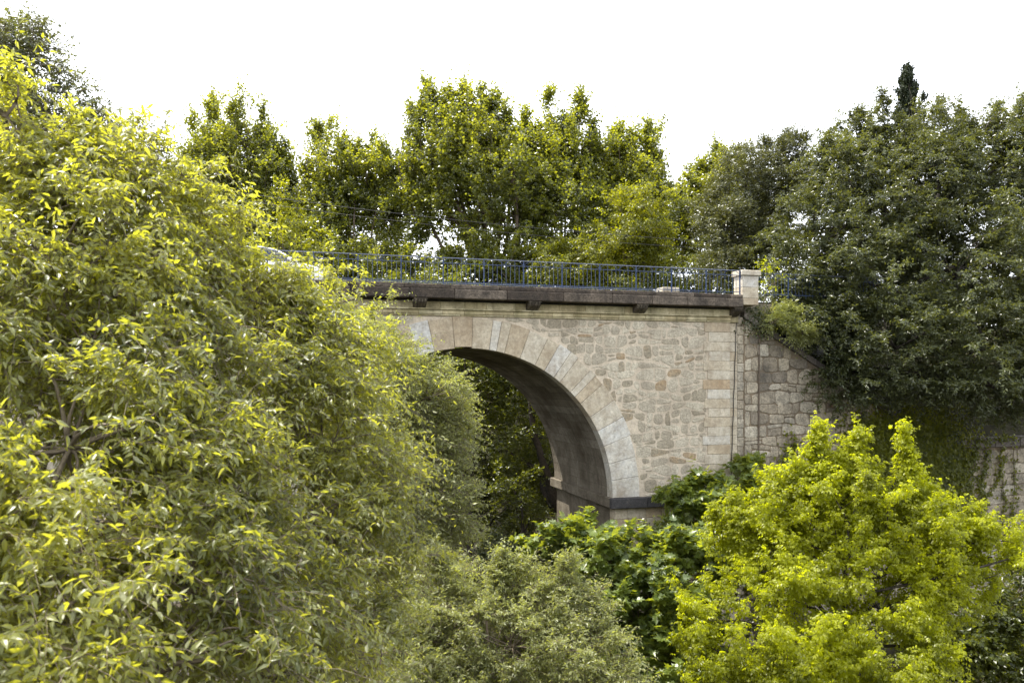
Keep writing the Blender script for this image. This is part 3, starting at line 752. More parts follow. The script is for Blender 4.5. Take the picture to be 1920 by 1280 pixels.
def wok(a, b): return b < ctop(a) - .3
for p in rubble(6.02, 15.4, BASE, 2.85, .72, .48, .34, rs, wok, wcut, gap=.014, chaikin=1):
    add_stone(mb, p, .2, .035, rs, float(rs.beta(2, 1.6)), .03, 0)
for p in rubble(15.4, 42, BASE, -2.7, .85, .52, .14, rs, wok, wcut, gap=.012, chaikin=1):
    add_stone(mb, p, .2, .03, rs, float(rs.uniform(.45, 1)), .03, 0)
z = 2.75; i = 0
while z > -11:
    z2 = z - .385; xe = 5.98 + (.0 if i % 2 else -.03)
    mb.box(5.66, xe, .16, .5, z2 + .006, z - .006, .025, float(rs.uniform(.35, .9))); z = z2; i += 1
shift(mb).build('rubble_facing', M['wingstone'], wing)
mb = MB(); s0 = 5.95
while s0 < 15.3:
    ln = rs.uniform(.75, 1.15); s1 = min(s0 + ln, 15.45); z0_, z1_ = ctop(s0), ctop(s1)
    yA, yB = .08 + rs.uniform(-.015, .015), .92; tk = .27; gp = .012
    a_, b_ = s0 + gp, s1 - gp
    v = [(a_, yA, z0_ - tk), (b_, yA, z1_ - tk), (b_, yB, z1_ - tk), (a_, yB, z0_ - tk), (a_, yA, z0_ - .02), (b_, yA, z1_ - .02), (b_, yB, z1_), (a_, yB, z0_),
         (a_, yA + .04, z0_), (b_, yA + .04, z1_)]
    mb.add(v, [(0, 1, 5, 4), (4, 5, 9, 8), (8, 9, 6, 7), (3, 7, 6, 2), (0, 3, 2, 1), (0, 4, 8, 7, 3), (1, 2, 6, 9, 5)], float(rs.uniform(0, 1))); s0 = s1
while s0 < 58:
    s1 = s0 + rs.uniform(1.0, 1.6); mb.box(s0 + .006, s1 - .006, .06 + rs.uniform(-.015, .015), .95, -2.95, -2.5 + rs.uniform(-.02, .02), .03, float(rs.uniform(0, 1))); s0 = s1
shift(mb).build('coping', M['copingstone'], wing)

# ---- cable running down the end of the bridge
mb = MB(); pts = []
for i in range(25):
    u = i / 24; z = 3.0 - u * 8.5; s = 5.60 - .34 * u + .012 * math.sin(i * 1.7); pts.append(Wd(s, .085, z) if s > 5.24 else Wd(s, .0, z))
mb.tube([tuple(p) for p in pts], .016, 5); o = mb.build('hanging_cable', M['cable']); tag(o, 'thin black cable hanging down the stone corner where bridge meets grey wall', 'cable')

# ---- railings
def railing(y, s0, bays, bw, label, cat_group, skip_left=0, z0=3.60, base_s=None):
    r = empty('bridge_railing', tuple(Wd(s0, y, z0)), A); tag(r, label, 'railing', cat_group)
    Ln = bays * bw; T = 1.0
    b = MB(); b.box(-.03, Ln + .03, -.028, .028, T - .018, T + .006, .005, .5); b.build('top_rail', M['railtop'], r)
    b = MB(); b.box(0, Ln, -.012, .012, T - .21, T - .185, .003, .5); b.build('upper_rail', M['bluepaint'], r)
    b = MB(); b.box(0, Ln, -.012, .012, .10, .13, .003, .5); b.build('lower_rail', M['bluepaint'], r)
    rest = MB()
    for k in range(bays + 1):
        b = MB(); x = k * bw
        b.box(x - .022, x + .022, -.022, .022, -.02, T - .02, .004, .5); b.box(x - .045, x + .045, -.045, .045, .0, .03, .005, .5)
        b.tube([(x, -.03, T - .30), (x, -.05, T - .26), (x, -.03, T - .22)], .02, 6)
        b.build('post', M['bluepaint'], r)
    srest = MB()
    for k in range(bays * 2 + 1):
        xc = k * bw / 2; tg = srest if xc < skip_left * bw else MB()
        for sg in (-1, 1):
            if (k == 0 and sg < 0) or (k == bays * 2 and sg > 0): continue
            tg.tube([(xc + sg * .19 * u, -.012, T - .20 + .17 * (u ** .75)) for u in np.linspace(0, 1, 5)], .009, 5)
        if tg is not srest: tg.build('scroll_bracket', M['bluepaint'], r)
    if skip_left: o = srest.build('scroll_bracket', M['bluepaint'], r); o['kind'] = 'stuff'
    for k in range(bays):
        x = k * bw
        for j in range(1, 9):
            xx = x + bw * j / 9; hi = T - .02 if j in (2, 4, 5, 7) else T - .19
            tgt = rest if k < skip_left else MB()
            tgt.tube([(xx, 0, .0 if j % 2 else .10), (xx, 0, hi)], .0095, 5)
            if k >= skip_left: tgt.build('baluster', M['bluepaint'], r)
    if skip_left: o = rest.build('baluster', M['bluepaint'], r); o['kind'] = 'stuff'
    return r
railing(-.30, 5.50 - 23 * 1.54, 23, 1.54, 'blue metal railing along the near edge of the bridge deck, ending at the stone pillar', 'blue metal railings', 11)
railing(7.05, 5.50 - 23 * 1.54, 23, 1.54, 'blue metal railing on the far side of the deck, seen low through the near railing', 'blue metal railings', 11)
railing(-.02, 6.45, 4, 1.54, 'short blue railing right of the near stone pillar, half hidden by leaves', 'blue metal railings', 0, 3.58)
railing(7.0, 6.45, 4, 1.54, 'short blue railing beyond the far stone pillar, seen low between the balusters', 'blue metal railings', 0, 3.58)

# ---- overhead wires
for k, (a, b, lb) in enumerate((((300, 338, 39), (1000, 424, 40), 'upper of two thin overhead wires crossing in front of the poplars'), ((300, 352, 39), (1000, 438, 40), 'lower of two thin overhead wires crossing in front of the poplars'))):
    p0, p1 = at(*a), at(*b); d = p1 - p0; p0 = p0 - d * .8; p1 = p1 + d * .9; mb = MB()
    mb.tube([tuple(p0 + (p1 - p0) * u - np.array((0, 0, 1.1 * 4 * u * (1 - u) - .9))) for u in np.linspace(0, 1, 30)], .011, 5)
    tag(mb.build('overhead_wire', M['cable']), lb, 'wire', 'overhead wires')

# ---- white car on the bridge, facing right
def make_car(s_front, yc):
    c = empty('parked_car', tuple(Wd(s_front - 2.1, yc, 3.50)), A); tag(c, 'white hatchback on the bridge behind the blue railing, mostly hidden by leaves', 'car')
    # side outline stations: x (front = +2.1), lower z, belt z, half width
    st = [(-2.08, .42, .80, .70), (-2.0, .28, .92, .80), (-1.6, .24, .98, .86), (-1.0, .22, .98, .88), (0, .20, .96, .88), (.8, .20, .95, .88), (1.1, .22, .93, .87), (1.5, .24, .88, .85), (1.85, .26, .80, .80), (2.02, .30, .70, .72), (2.10, .38, .58, .62)]
    b = MB(); v = []; n = 12
    for x, lo, be, hw in st:
        prof = [(-hw * .92, lo), (-hw, lo + .12), (-hw * 1.01, (lo + be) / 2), (-hw * .97, be - .08), (-hw * .88, be - .01), (-hw * .45, be + .03), (hw * .45, be + .03), (hw * .88, be - .01), (hw * .97, be - .08), (hw * 1.01, (lo + be) / 2), (hw, lo + .12), (hw * .92, lo)]
        v += [(x, y, z) for y, z in prof]
    f = [(i * n + k, i * n + (k + 1) % n, (i + 1) * n + (k + 1) % n, (i + 1) * n + k) for i in range(len(st) - 1) for k in range(n)]
    f += [list(range(n)), list(range((len(st) - 1) * n, len(st) * n))]
    b.add(v, f); body = b.build('body', M['carpaint'], c, smooth=True)
    # cabin: glass volume and painted roof with pillars
    gs = [(-1.95, .98, .99, .72), (-1.55, .98, 1.36, .66), (-.9, .98, 1.45, .64), (-.1, .97, 1.46, .64), (.35, .96, 1.38, .65), (1.12, .94, .96, .72)]
    b = MB(); v = []
    for x, lo, hi, hw in gs: v += [(x, -.80, lo - .03), (x, -hw, hi), (x, hw, hi), (x, .80, lo - .03)]
    b.add(v, [(i * 4 + k, i * 4 + k + 1, i * 4 + 5 + k, i * 4 + 4 + k) for i in range(5) for k in range(3)]); b.build('windows', M['glass'], c, smooth=False)
    b = MB(); v = []
    for x, lo, hi, hw in gs[1:5]: v += [(x, -hw - .015, hi - .03), (x, -hw * .9, hi + .025), (x, 0, hi + .045), (x, hw * .9, hi + .025), (x, hw + .015, hi - .03)]
    b.add(v, [(i * 5 + k, i * 5 + k + 1, i * 5 + 6 + k, i * 5 + 5 + k) for i in range(3) for k in range(4)])
    for sg in (-1, 1):
        b.tube([(.35, sg * .655, 1.375), (.75, sg * .70, 1.17), (1.14, sg * .745, .95)], [.035, .035, .045], 6)
        b.tube([(-1.5, sg * .67, 1.37), (-1.75, sg * .71, 1.18), (-1.97, sg * .75, .98)], [.06, .07, .08], 6)
        b.tube([(-.45, sg * .652, 1.44), (-.5, sg * .80, .97)], [.03, .04], 6)
    b.build('roof', M['carpaint'], c, smooth=True)
    for x in (-1.3, 1.3):
        for sg in (-1, 1):
            w = MB()
            for r0, y0, y1 in ((.31, .70, .885),): w.tube([(x, sg * y0, .31), (x, sg * (y0 + .02), .31), (x, sg * (y1 - .02), .31), (x, sg * y1, .31)], [r0 * .93, r0, r0, r0 * .93], 24)
            wo = w.build('wheel', M['rubber'], c, smooth=False)
            q_ = MB(); q_.tube([(x, sg * .88, .31), (x, sg * .895, .31)], [.20, .17], 16); q_.build('rim', M['alloy'], wo)
    for sg in (-1, 1):
        h = MB(); h.box(1.82, 2.06, sg * .62 - .12, sg * .62 + .12, .58, .72, .05); h.build('headlight', M['lamp'], c)
        h = MB(); h.box(.78, .95, sg * .93 - .07, sg * .93 + .07, .96, 1.07, .03); h.build('mirror', M['carpaint'], c)
        h = MB(); h.box(-.35, -.18, sg * .89 - .015, sg * .89 + .015, .80, .825, .006); h.build('door_handle', M['alloy'], body)
    return c
make_car(-11.0, 1.95)

# ================================================================== VEGETATION
GS = 1.0
def n_(x): return int(x * GS)
hillz = -2.0
# ---- poplars and other trees beyond the bridge
PT = tmpl_rhomb(.40, .36, .10)
def poplar(label, base_px, d, prims, n, seed, **kw):
    b = at(base_px, HY, d); b[2] = kw.pop('bz', -8.0)
    a = dict(k=7, L=.75, hang=.35, up=.9, droop=.05, seed=seed, puff=.55, trunk_r=.26, group='poplars behind the bridge', shell=.30, spread=.9, nrm_up=.3, rows=False, limbz=.55, cull=1.0, disp=.16, brf=.35, pw=1.3, frond=1.7, fup=.8, fside=.6)
    a.update(kw)
    return make_tree('poplar_tree', label, 'tree', b, prims, 'poplar', PT, .18, n, **a)
poplar('tall bushy poplar with four pointed tops, nearest the large leafy tree on the left', 450, 52, [
    E(440, 340, 52, 85, 110), E(520, 390, 52, 55, 100), E(400, 300, 52, 42, 70), E(470, 270, 52, 40, 70), E(455, 470, 51, 95, 80), E(420, 520, 50, 80, 60), E(520, 520, 49, 70, 60), E(480, 420, 51, 80, 60), P(365, 247, 420, 24, 52), P(397, 194, 400, 30, 52), P(436, 202, 400, 30, 51), P(490, 210, 420, 32, 52), P(535, 280, 440, 26, 52), P(512, 262, 400, 24, 52), P(335, 284, 400, 25, 52)], n_(12000), 1)
poplar('lighter poplar left of the tallest crown, thin lower branches showing sky', 690, 50, [
    E(625, 330, 50, 48, 85), E(690, 340, 50, 60, 70), E(600, 450, 49, 60, 70), E(720, 420, 50, 50, 75), E(650, 520, 49, 90, 50), E(560, 480, 47, 60, 60), E(600, 520, 47, 80, 55), E(720, 500, 48, 70, 45), E(790, 520, 47, 60, 40), E(640, 400, 50, 60, 60), P(598, 244, 420, 30, 50), P(640, 270, 420, 26, 50), P(668, 280, 420, 26, 50), P(716, 280, 420, 34, 50), P(748, 307, 430, 26, 50), P(575, 312, 460, 22, 50)], n_(12500), 2)
poplar('tallest poplar behind the middle of the bridge with a dark leaning trunk', 905, 48, [
    E(835, 300, 48, 72, 110), E(900, 300, 48, 60, 110), E(850, 400, 48, 70, 70), E(930, 400, 47, 70, 95), E(960, 330, 46, 50, 70), E(925, 500, 47, 80, 55), E(860, 520, 48, 60, 45), E(985, 520, 47, 60, 50), E(800, 590, 48, 90, 50), E(900, 620, 49, 110, 60), P(772, 212, 400, 24, 48), P(803, 168, 380, 34, 48), P(842, 182, 350, 30, 48), P(872, 168, 350, 30, 48), P(903, 180, 330, 22, 48), P(927, 170, 330, 22, 48), P(948, 220, 350, 22, 48), P(785, 282, 460, 26, 48), P(965, 262, 380, 26, 47)], n_(15500), 3,  # lowest lobes, behind the deck, are added to shade the view through the arch
    trunk_pts=[at(930, 760, 48), at(915, 520, 48), at(850, 330, 48)], trunk_r=.34)
poplar('poplar with two open pointed tops right of the tallest poplar', 1060, 49, [
    E(1040, 300, 49, 70, 70), E(1060, 390, 48, 85, 80), E(1000, 380, 49, 50, 80), E(1090, 480, 47, 90, 60), P(985, 222, 380, 22, 49), P(1028, 182, 380, 34, 49), P(1060, 218, 360, 22, 49), P(1087, 187, 370, 34, 49), P(1112, 232, 370, 22, 49), P(1005, 254, 380, 24, 49)], n_(9500), 4, puff=.5)
poplar('rounded poplar at the right end of the poplar row before the sky gap', 1190, 50, [
    E(1180, 330, 50, 62, 80), E(1205, 400, 50, 46, 90), E(1140, 400, 50, 55, 90), E(1180, 490, 48, 80, 60), P(1153, 250, 400, 30, 50), P(1182, 262, 400, 30, 50), P(1212, 252, 400, 28, 50), P(1232, 307, 460, 24, 50)], n_(8500), 5)
poplar('low poplar right of the sky gap, behind the dark evergreen', 1330, 54, [
    E(1340, 350, 54, 60, 60), E(1290, 430, 54, 55, 80), E(1360, 440, 54, 80, 80), P(1278, 352, 460, 26, 54), P(1318, 310, 440, 28, 54), P(1345, 290, 440, 30, 54), P(1385, 294, 420, 28, 54), P(1252, 407, 500, 20, 54), P(1300, 352, 440, 26, 54)], n_(7000), 6)
b = at(1180, HY, 44); b[2] = -6
make_tree('maple_tree', 'yellow green maple standing low in front of the poplars behind the railing', 'tree', b, [
    E(1190, 430, 44, 70, 60), E(1130, 480, 44, 70, 50), E(1240, 480, 44, 50, 50), E(1060, 500, 44, 60, 45), E(1160, 540, 44, 100, 40), E(1200, 380, 44, 40, 35), E(1235, 560, 44, 60, 35)], 'ivy', tmpl_compound(1, .3, .55, .6), .28, n_(3200), k=5, L=.5, hang=.4, up=.4, seed=7, puff=.45, trunk_r=.2)
b = at(505, HY, 42); b[2] = -6
make_tree('young_poplar', 'bright yellow young poplar shoots above the white car', 'tree', b, [
    P(478, 375, 560, 20, 42), P(530, 345, 600, 22, 42), P(560, 400, 600, 26, 42), P(605, 395, 600, 24, 42), P(500, 420, 600, 26, 42), E(560, 560, 42, 60, 40)], 'ivy', PT, .14, n_(800), k=6, L=.45, hang=.35, up=.9, seed=8, puff=.3, trunk_r=.08)
# broad dark undergrowth belt seen through the railing
for i, (px, py, rx, ry, d, n, lb) in enumerate(((700, 540, 90, 45, 44, 900, 'green bush seen through the railing just right of the car'), (870, 545, 95, 45, 44, 900, 'dark bush behind the railing under the leaning poplar trunk'), (1040, 550, 90, 40, 45, 900, 'dark bush behind the middle bays of the railing'), (1330, 520, 90, 60, 43, 1500, 'green bush behind the railing beside the stone pillar'))):
    b = at(px, HY, d); b[2] = -6
    make_tree('bush', lb, 'bush', b, [E(px, py, d, rx, ry, 2.2), E(px - rx * .5, py + 40, d, rx * .6, 50, 2), E(px + rx * .5, py + 45, d, rx * .6, 50, 2)], 'under', tmpl_rhomb(.3, .4), .17, n_(n), k=6, L=.5, seed=20 + i, puff=.4, trunk_r=.1, group='bushes behind the bridge')
# ---- trees in the valley seen through the arch
def under(label, px, d, prims, n, seed, mat='under', **kw):
    b = at(px, HY, d); b[2] = BASE
    a = dict(k=7, L=.5, hang=.45, up=.3, droop=.15, seed=seed, puff=.4, trunk_r=.2, group='trees seen through the arch', bark='barkdark', spread=.8); a.update(kw)
    return make_tree('woodland_tree', label, 'tree', b, prims, mat, tmpl_rhomb(.28, .4), .15, n, **a)
under('sunlit green tree seen just under the crown of the arch', 880, 43, [E(880, 690, 43, 80, 55), E(930, 740, 43, 70, 60), E(830, 720, 43, 70, 60), E(960, 680, 44, 60, 50), E(790, 610, 46, 90, 60, 3), E(900, 590, 48, 90, 50, 3), E(1020, 600, 46, 90, 60, 3)], n_(5200), 31)  # last three lobes added unseen behind the deck, to shade the arch foliage
under('shaded tree with a dark leaning trunk seen against the arch wall', 1000, 42, [E(985, 800, 42, 60, 60), E(1000, 720, 43, 50, 50), E(940, 840, 42, 60, 55), E(1020, 880, 43, 50, 60)], n_(1700), 32,
      trunk_pts=[at(1045, 960, 41), at(1005, 830, 41), at(985, 720, 41.5)], trunk_r=.28)
under('small shrub with pale leaves low in the dark of the arch', 975, 39.5, [E(965, 930, 39.5, 42, 50), E(1000, 960, 39.5, 30, 35)], n_(500), 33, L=.4)
under('dense dark tree filling the lower middle of the arch', 900, 46, [E(900, 830, 46, 80, 80), E(850, 900, 46, 90, 90), E(930, 960, 46, 90, 80), E(1010, 1000, 45, 60, 70), E(800, 980, 46, 80, 80), E(1000, 880, 46, 60, 80), E(980, 760, 47, 60, 80), E(900, 740, 48, 90, 70)], n_(9000), 34, cull=1.2, brf=.1)
# distant wood on the hill
make_tree('woodland', None, None, tuple(at(900, 560, 66)), [E(x, 590 + 30 * math.sin(x), 62 + (x % 7), 130, 95, 6) for x in range(300, 1800, 95)] + [E(x, 740, 60, 140, 110, 6) for x in range(500, 1200, 110)], 'under', tmpl_rhomb(.35, .4), .42, n_(3800), k=8, L=1.2, seed=40, puff=1.2, trunk_r=.3, trunk=False)
wd = bpy.data.objects['woodland']
# ---- right hand evergreens above the wing wall
DT = tmpl_rhomb(.20, .42, .05)
b = Wd(13, 4.5, 0)
make_tree('evergreen_tree', 'huge dark evergreen tree hanging over the river wall at the right', 'tree', b, [
    E(1700, 330, 37, 130, 130, 3), E(1830, 330, 38, 120, 120, 3), E(1600, 400, 36, 110, 120, 2.6), E(1570, 320, 37.5, 55, 55), E(1660, 275, 38, 60, 50), E(1760, 275, 38, 70, 50), E(1880, 270, 38, 60, 50), E(1960, 300, 38, 90, 120, 3),
    E(1530, 450, 36, 85, 90, 2.5), E(1640, 520, 35, 130, 110, 2.8), E(1790, 500, 35, 140, 120, 3), E(1930, 520, 35, 110, 140, 3), E(1840, 430, 38.5, 150, 130, 2), E(1650, 420, 38.5, 120, 120, 2), E(1920, 560, 37.5, 120, 120, 2), E(1500, 520, 35.5, 62, 70, 2),
    E(1560, 600, 34.5, 75, 60, 2), E(1680, 640, 33.5, 130, 90, 2.4), E(1820, 640, 33.5, 130, 100, 2.6), E(1940, 690, 33.5, 110, 110, 2.4), E(1610, 700, 33.8, 80, 65, 1.6), E(1730, 700, 33.2, 100, 50, 1.5), E(1860, 720, 33.2, 100, 45, 1.6),
    P(1655, 179, 320, 18, 38), P(1607, 209, 330, 24, 38), P(1545, 234, 360, 16, 38), P(1758, 194, 330, 20, 38), P(1800, 204, 330, 26, 38), P(1870, 199, 330, 20, 38), P(1915, 194, 330, 26, 38), P(1575, 219, 340, 18, 38)],
    'dark', DT, .165, n_(38000), k=10, L=.48, hang=.5, up=.25, droop=.2, seed=50, puff=.50, trunk_r=.45, limbz=.5, shell=.2, bark='barkdark', spread=.85, brf=.08, pw=2, cull=.9, disp=.18, frond=1.6)
b = Wd(9, 12, 3.2)
make_tree('evergreen_tree', 'smaller grey green tree between the poplars and the huge evergreen', 'tree', b, [
    E(1400, 350, 42, 70, 65), E(1470, 310, 43, 60, 50), E(1480, 400, 42, 60, 80), E(1390, 440, 41, 70, 60), E(1440, 480, 41, 60, 50), E(1345, 400, 42, 40, 50), E(1360, 500, 40, 45, 35), P(1435, 262, 360, 14, 42), P(1480, 248, 360, 26, 43), P(1510, 255, 360, 22, 43)],
    'grey', DT, .15, n_(9500), k=9, L=.45, hang=.4, up=.5, cull=1, brf=.1, seed=51, puff=.4, trunk_r=.2, bark='barkdark')
b = at(1702, HY, 56); b[2] = 2
make_tree('cypress_tree', 'narrow dark cypress tip poking above the huge evergreen', 'tree', b, [P(1703, 132, 560, 34, 56), E(1703, 210, 56, 17, 55), E(1703, 175, 56, 12, 35)], 'cypress', tmpl_rhomb(.3, .4), .2, n_(3500), k=8, L=.45, hang=-.5, up=2.5, droop=0, seed=52, puff=.22, trunk_r=.2, bark='barkdark', out=.3)
b = at(1730, HY, 57); b[2] = 2
make_tree('cypress_tree', 'tiny cypress tip just right of the taller cypress', 'tree', b, [P(1732, 168, 560, 16, 57)], 'cypress', tmpl_rhomb(.3, .4), .16, n_(350), k=8, L=.5, hang=-.5, up=2.5, droop=0, seed=53, puff=.2, trunk_r=.15, bark='barkdark', out=.3)
# bushes on the slope by the pillar
b = Wd(8.5, 1.6, 2.6)
make_tree('bush', 'dark bush filling the gap between the near stone pillar and the huge evergreen', 'bush', b, [E(1450, 548, 34.6, 26, 22, .5), E(1490, 540, 34.6, 34, 34, .6), E(1530, 560, 34.6, 40, 34, .6), E(1540, 610, 34.4, 40, 26, .6)], 'dark', tmpl_rhomb(.25, .4), .12, n_(1500), k=8, L=.32, hang=.3, up=.4, seed=56, puff=.22, trunk_r=.04, cull=1.2)
b = Wd(7.2, 1.0, 2.4)
make_tree('bush', 'pale leafy bush on the slope between the stone pillar and the dark coping', 'bush', b, [E(1475, 590, 33.6, 20, 18, .5), E(1450, 602, 33.2, 16, 10, .4), E(1500, 622, 33.2, 26, 16, .5)], 'willow', tmpl_rhomb(.14, .4), .13, n_(900), k=8, L=.35, hang=.6, up=.4, seed=54, puff=.18, trunk_r=.04)
b = Wd(7.0, .7, 3.0)
make_tree('bush', 'yellow leafed sprigs growing over the top of the stone pillar', 'bush', b, [E(1436, 500, 33.2, 12, 10, .3), E(1452, 530, 33, 14, 14, .3)], 'maple', tmpl_rhomb(.25, .4), .10, n_(60), k=6, L=.4, hang=.3, up=.3, seed=55, puff=.18, trunk_r=.03)

# ---- ivy on walls: leaves lie on the stone, follow wandering stems
def ivy(name, label, patches, strands, seed, n_per=260, size=.14, mat='ivy'):
    rng = np.random.default_rng(seed); Pp = []
    for (s0, z0, rs_, rz_, n) in patches:
        a = rng.normal(size=(n, 2)) * .5; Pp += [(s0 + x * rs_, rng.uniform(.0, .16) , z0 + y * rz_) for x, y in a]
    stems = MB()
    for (s0, z0, s1, z1, n) in strands:
        m = 14; pts = [(s0 + (s1 - s0) * u + .10 * math.sin(u * 9 + s0 * 3), .13, z0 + (z1 - z0) * u) for u in np.linspace(0, 1, m)]
        stems.tube([tuple(Wd(*p)) for p in pts], [.014 * (1 - .6 * i / m) for i in range(m)], 5)
        for _ in range(n):
            u = rng.uniform(0, 1) ** .8; Pp.append((s0 + (s1 - s0) * u + .10 * math.sin(u * 9 + s0 * 3) + rng.normal() * .10, rng.uniform(.0, .14), z0 + (z1 - z0) * u + rng.normal() * .08))
    Pp = np.array(Pp); W3 = np.stack([ORG[0] + Pp[:, 0] * ca - Pp[:, 1] * sa, ORG[1] + Pp[:, 0] * sa + Pp[:, 1] * ca, Pp[:, 2]], 1)
    n = len(W3); out = np.array((sa, -ca, 0))
    D = rng.normal(size=(n, 3)) * .45 + np.array((0, 0, -1)) + out * .2
    Nn = out + rng.normal(size=(n, 3)) * .35 + np.array((0, 0, .5))
    base = Wd(patches[0][0] if patches else strands[0][0], .1, BASE)
    root = empty(name, tuple(base)); tag(root, label, 'climbing plant', 'climbing plants on the river wall')
    V, T, ra = leaves_arrays(tmpl_rhomb(.42, .35, .04), W3, D, Nn, size * rng.uniform(.6, 1.3, n), rng.uniform(0, 1, n))
    mesh_np('foliage', V, T, M[mat], root, {'rnd': ra}, off=base)
    if not stems.v: stems.tube([tuple(Wd(patches[0][0], .13, BASE)), tuple(Wd(patches[0][0] + .1, .13, patches[0][1]))], .03, 6)
    stems.build('stem', M['bark'], root, off=tuple(base))
ivy('climbing_ivy', 'thick curtain of ivy on the river wall behind the yellow green tree', [(13.2, -2.4, 2.2, 1.2, 3600), (15.0, -3.4, 2.6, 2.6, 7200), (16.2, -3.6, 1.8, 2.6, 5200), (12.6, -3.6, 1.6, 1.8, 1500), (14.5, -5.6, 2.4, 2.0, 2600)], [], 60)
ivy('hanging_creeper', 'thin creeper strands hanging down the pale wall at the far right', [], [(17.2, -2.4, 18.3, -7.5, 260), (18.6, -2.4, 18.2, -6.0, 220), (19.4, -2.5, 19.6, -6.5, 160), (18.2, -2.4, 17.2, -4.6, 150), (20.3, -2.5, 19.9, -8.5, 200), (19.9, -3.2, 18.4, -5.6, 120), (17.8, -2.6, 20.3, -2.5, 240), (21.5, -2.5, 21.2, -6.5, 160)], 61)
ivy('wall_creeper', 'small green creeper at the foot of the grey wall near the bridge corner', [(7.3, -4.6, .8, 1.2, 500), (8.1, -3.6, .5, 1.4, 320)], [(7.6, -5.5, 6.6, -3.2, 120), (8.0, -5, 8.3, -2.2, 140)], 62)
ivy('climbing_ivy', 'dark ivy on the masonry under the near stone pillar', [(6.6, 2.9, .7, .5, 420), (6.9, 2.4, .9, .5, 500)], [], 63, mat='dark', size=.09)

# ---- fig trees
FT = tmpl_fig()
def fig(label, base, prims, n, seed, **kw):
    a = dict(k=6, L=.35, hang=.15, up=.6, droop=.0, seed=seed, puff=.28, trunk_r=.12, group='fig trees below the bridge', spread=.6, out=1.0, limb_r=.3); a.update(kw)
    return make_tree('fig_tree', label, 'tree', base, prims, 'fig', FT, .24, n, **a)
b = at(1200, HY, 26); b[2] = BASE
fig('broad fig tree with lobed leaves below the dark ledge of the arch', b, [
    E(1115, 1005, 26.5, 55, 26), E(1060, 1040, 26, 60, 45), E(1160, 1060, 26, 95, 75), E(1270, 1080, 25.5, 90, 70), E(1320, 1030, 25.5, 60, 40), E(1200, 1160, 25, 120, 80), E(1120, 1120, 25.5, 80, 60), E(1260, 1230, 24.5, 110, 80), E(1370, 1050, 25.5, 40, 50), E(1150, 1240, 25, 90, 70), E(1200, 1045, 26.5, 60, 28)], n_(3600), 70)
b = Wd(3.2, -.9, BASE)
fig('upright fig tree against the masonry at the right of the arch', b, [
    E(1298, 925, 30, 26, 28), E(1258, 925, 30.5, 22, 14), E(1300, 975, 30, 40, 34), E(1262, 1012, 30, 40, 26), E(1340, 940, 30, 45, 40), E(1380, 920, 30.5, 36, 25), E(1310, 1020, 29.5, 60, 40)], n_(1150), 71)
b = Wd(6.3, -.3, BASE)
fig('small dark fig bush growing from the corner of bridge and grey wall', b, [E(1405, 873, 32.3, 26, 16, .5), E(1395, 893, 32.3, 22, 18, .5), E(1425, 885, 32.3, 20, 20, .5)], n_(110), 72, puff=.16, trunk_r=.05)

# ---- the yellow green tree at the lower right
b = at(1600, HY, 23); b[2] = BASE
YT = tmpl_compound(2, .26, .50, 1.1)
def Py(px, yt, yb, w, d): return P(px, yt, yb, w, d)
make_tree('box_elder_tree', 'bright yellow green tree with drooping leaves in front of the river wall', 'tree', b, [
    E(1560, 960, 23, 110, 95), E(1450, 960, 23, 80, 70), E(1650, 1000, 23, 110, 100), E(1760, 1030, 23, 80, 80), E(1395, 985, 23, 42, 45), E(1445, 1060, 22.5, 60, 50), E(1500, 1080, 22, 110, 80), E(1650, 1130, 22, 120, 80), E(1775, 1110, 22.5, 65, 60), E(1340, 1130, 21.5, 65, 45), E(1360, 1220, 21, 80, 60), E(1500, 1200, 20.5, 110, 80), E(1650, 1240, 20.5, 120, 80), E(1740, 1220, 21, 50, 50), E(1430, 1290, 20, 120, 60), E(1580, 1310, 20, 130, 60), E(1700, 1315, 20, 60, 50),
    E(1860, 1010, 23, 60, 28), E(1840, 1080, 22.8, 50, 25), E(1730, 980, 23, 60, 50),
    Py(1535, 790, 940, 15, 23), Py(1606, 783, 940, 15, 23), Py(1701, 815, 960, 16, 23), Py(1533, 820, 980, 22, 23), Py(1605, 813, 980, 22, 23), Py(1575, 868, 1000, 32, 23), Py(1490, 873, 1000, 26, 23), Py(1700, 846, 1010, 24, 23), Py(1660, 918, 1040, 32, 23), Py(1758, 938, 1080, 20, 23), Py(1824, 953, 1100, 18, 23), Py(1860, 988, 1100, 14, 23), Py(1450, 908, 1020, 26, 23), Py(1378, 943, 1040, 20, 23), Py(1340, 963, 1040, 14, 23), Py(1640, 888, 1020, 22, 23), Py(1905, 1023, 1060, 14, 23), Py(1300, 1128, 1200, 14, 21.5)],
    'maple', YT, .18, n_(14000), k=5, L=.36, hang=.4, up=.75, droop=.25, pw=2.6, brf=.2, cull=.4, disp=.3, shoots=.15, bark='barkdark', frond=3.0, fup=1.3, fside=.6, seed=80, puff=.2, trunk_r=.18, shell=.28, limb_r=.3, spread=.6)
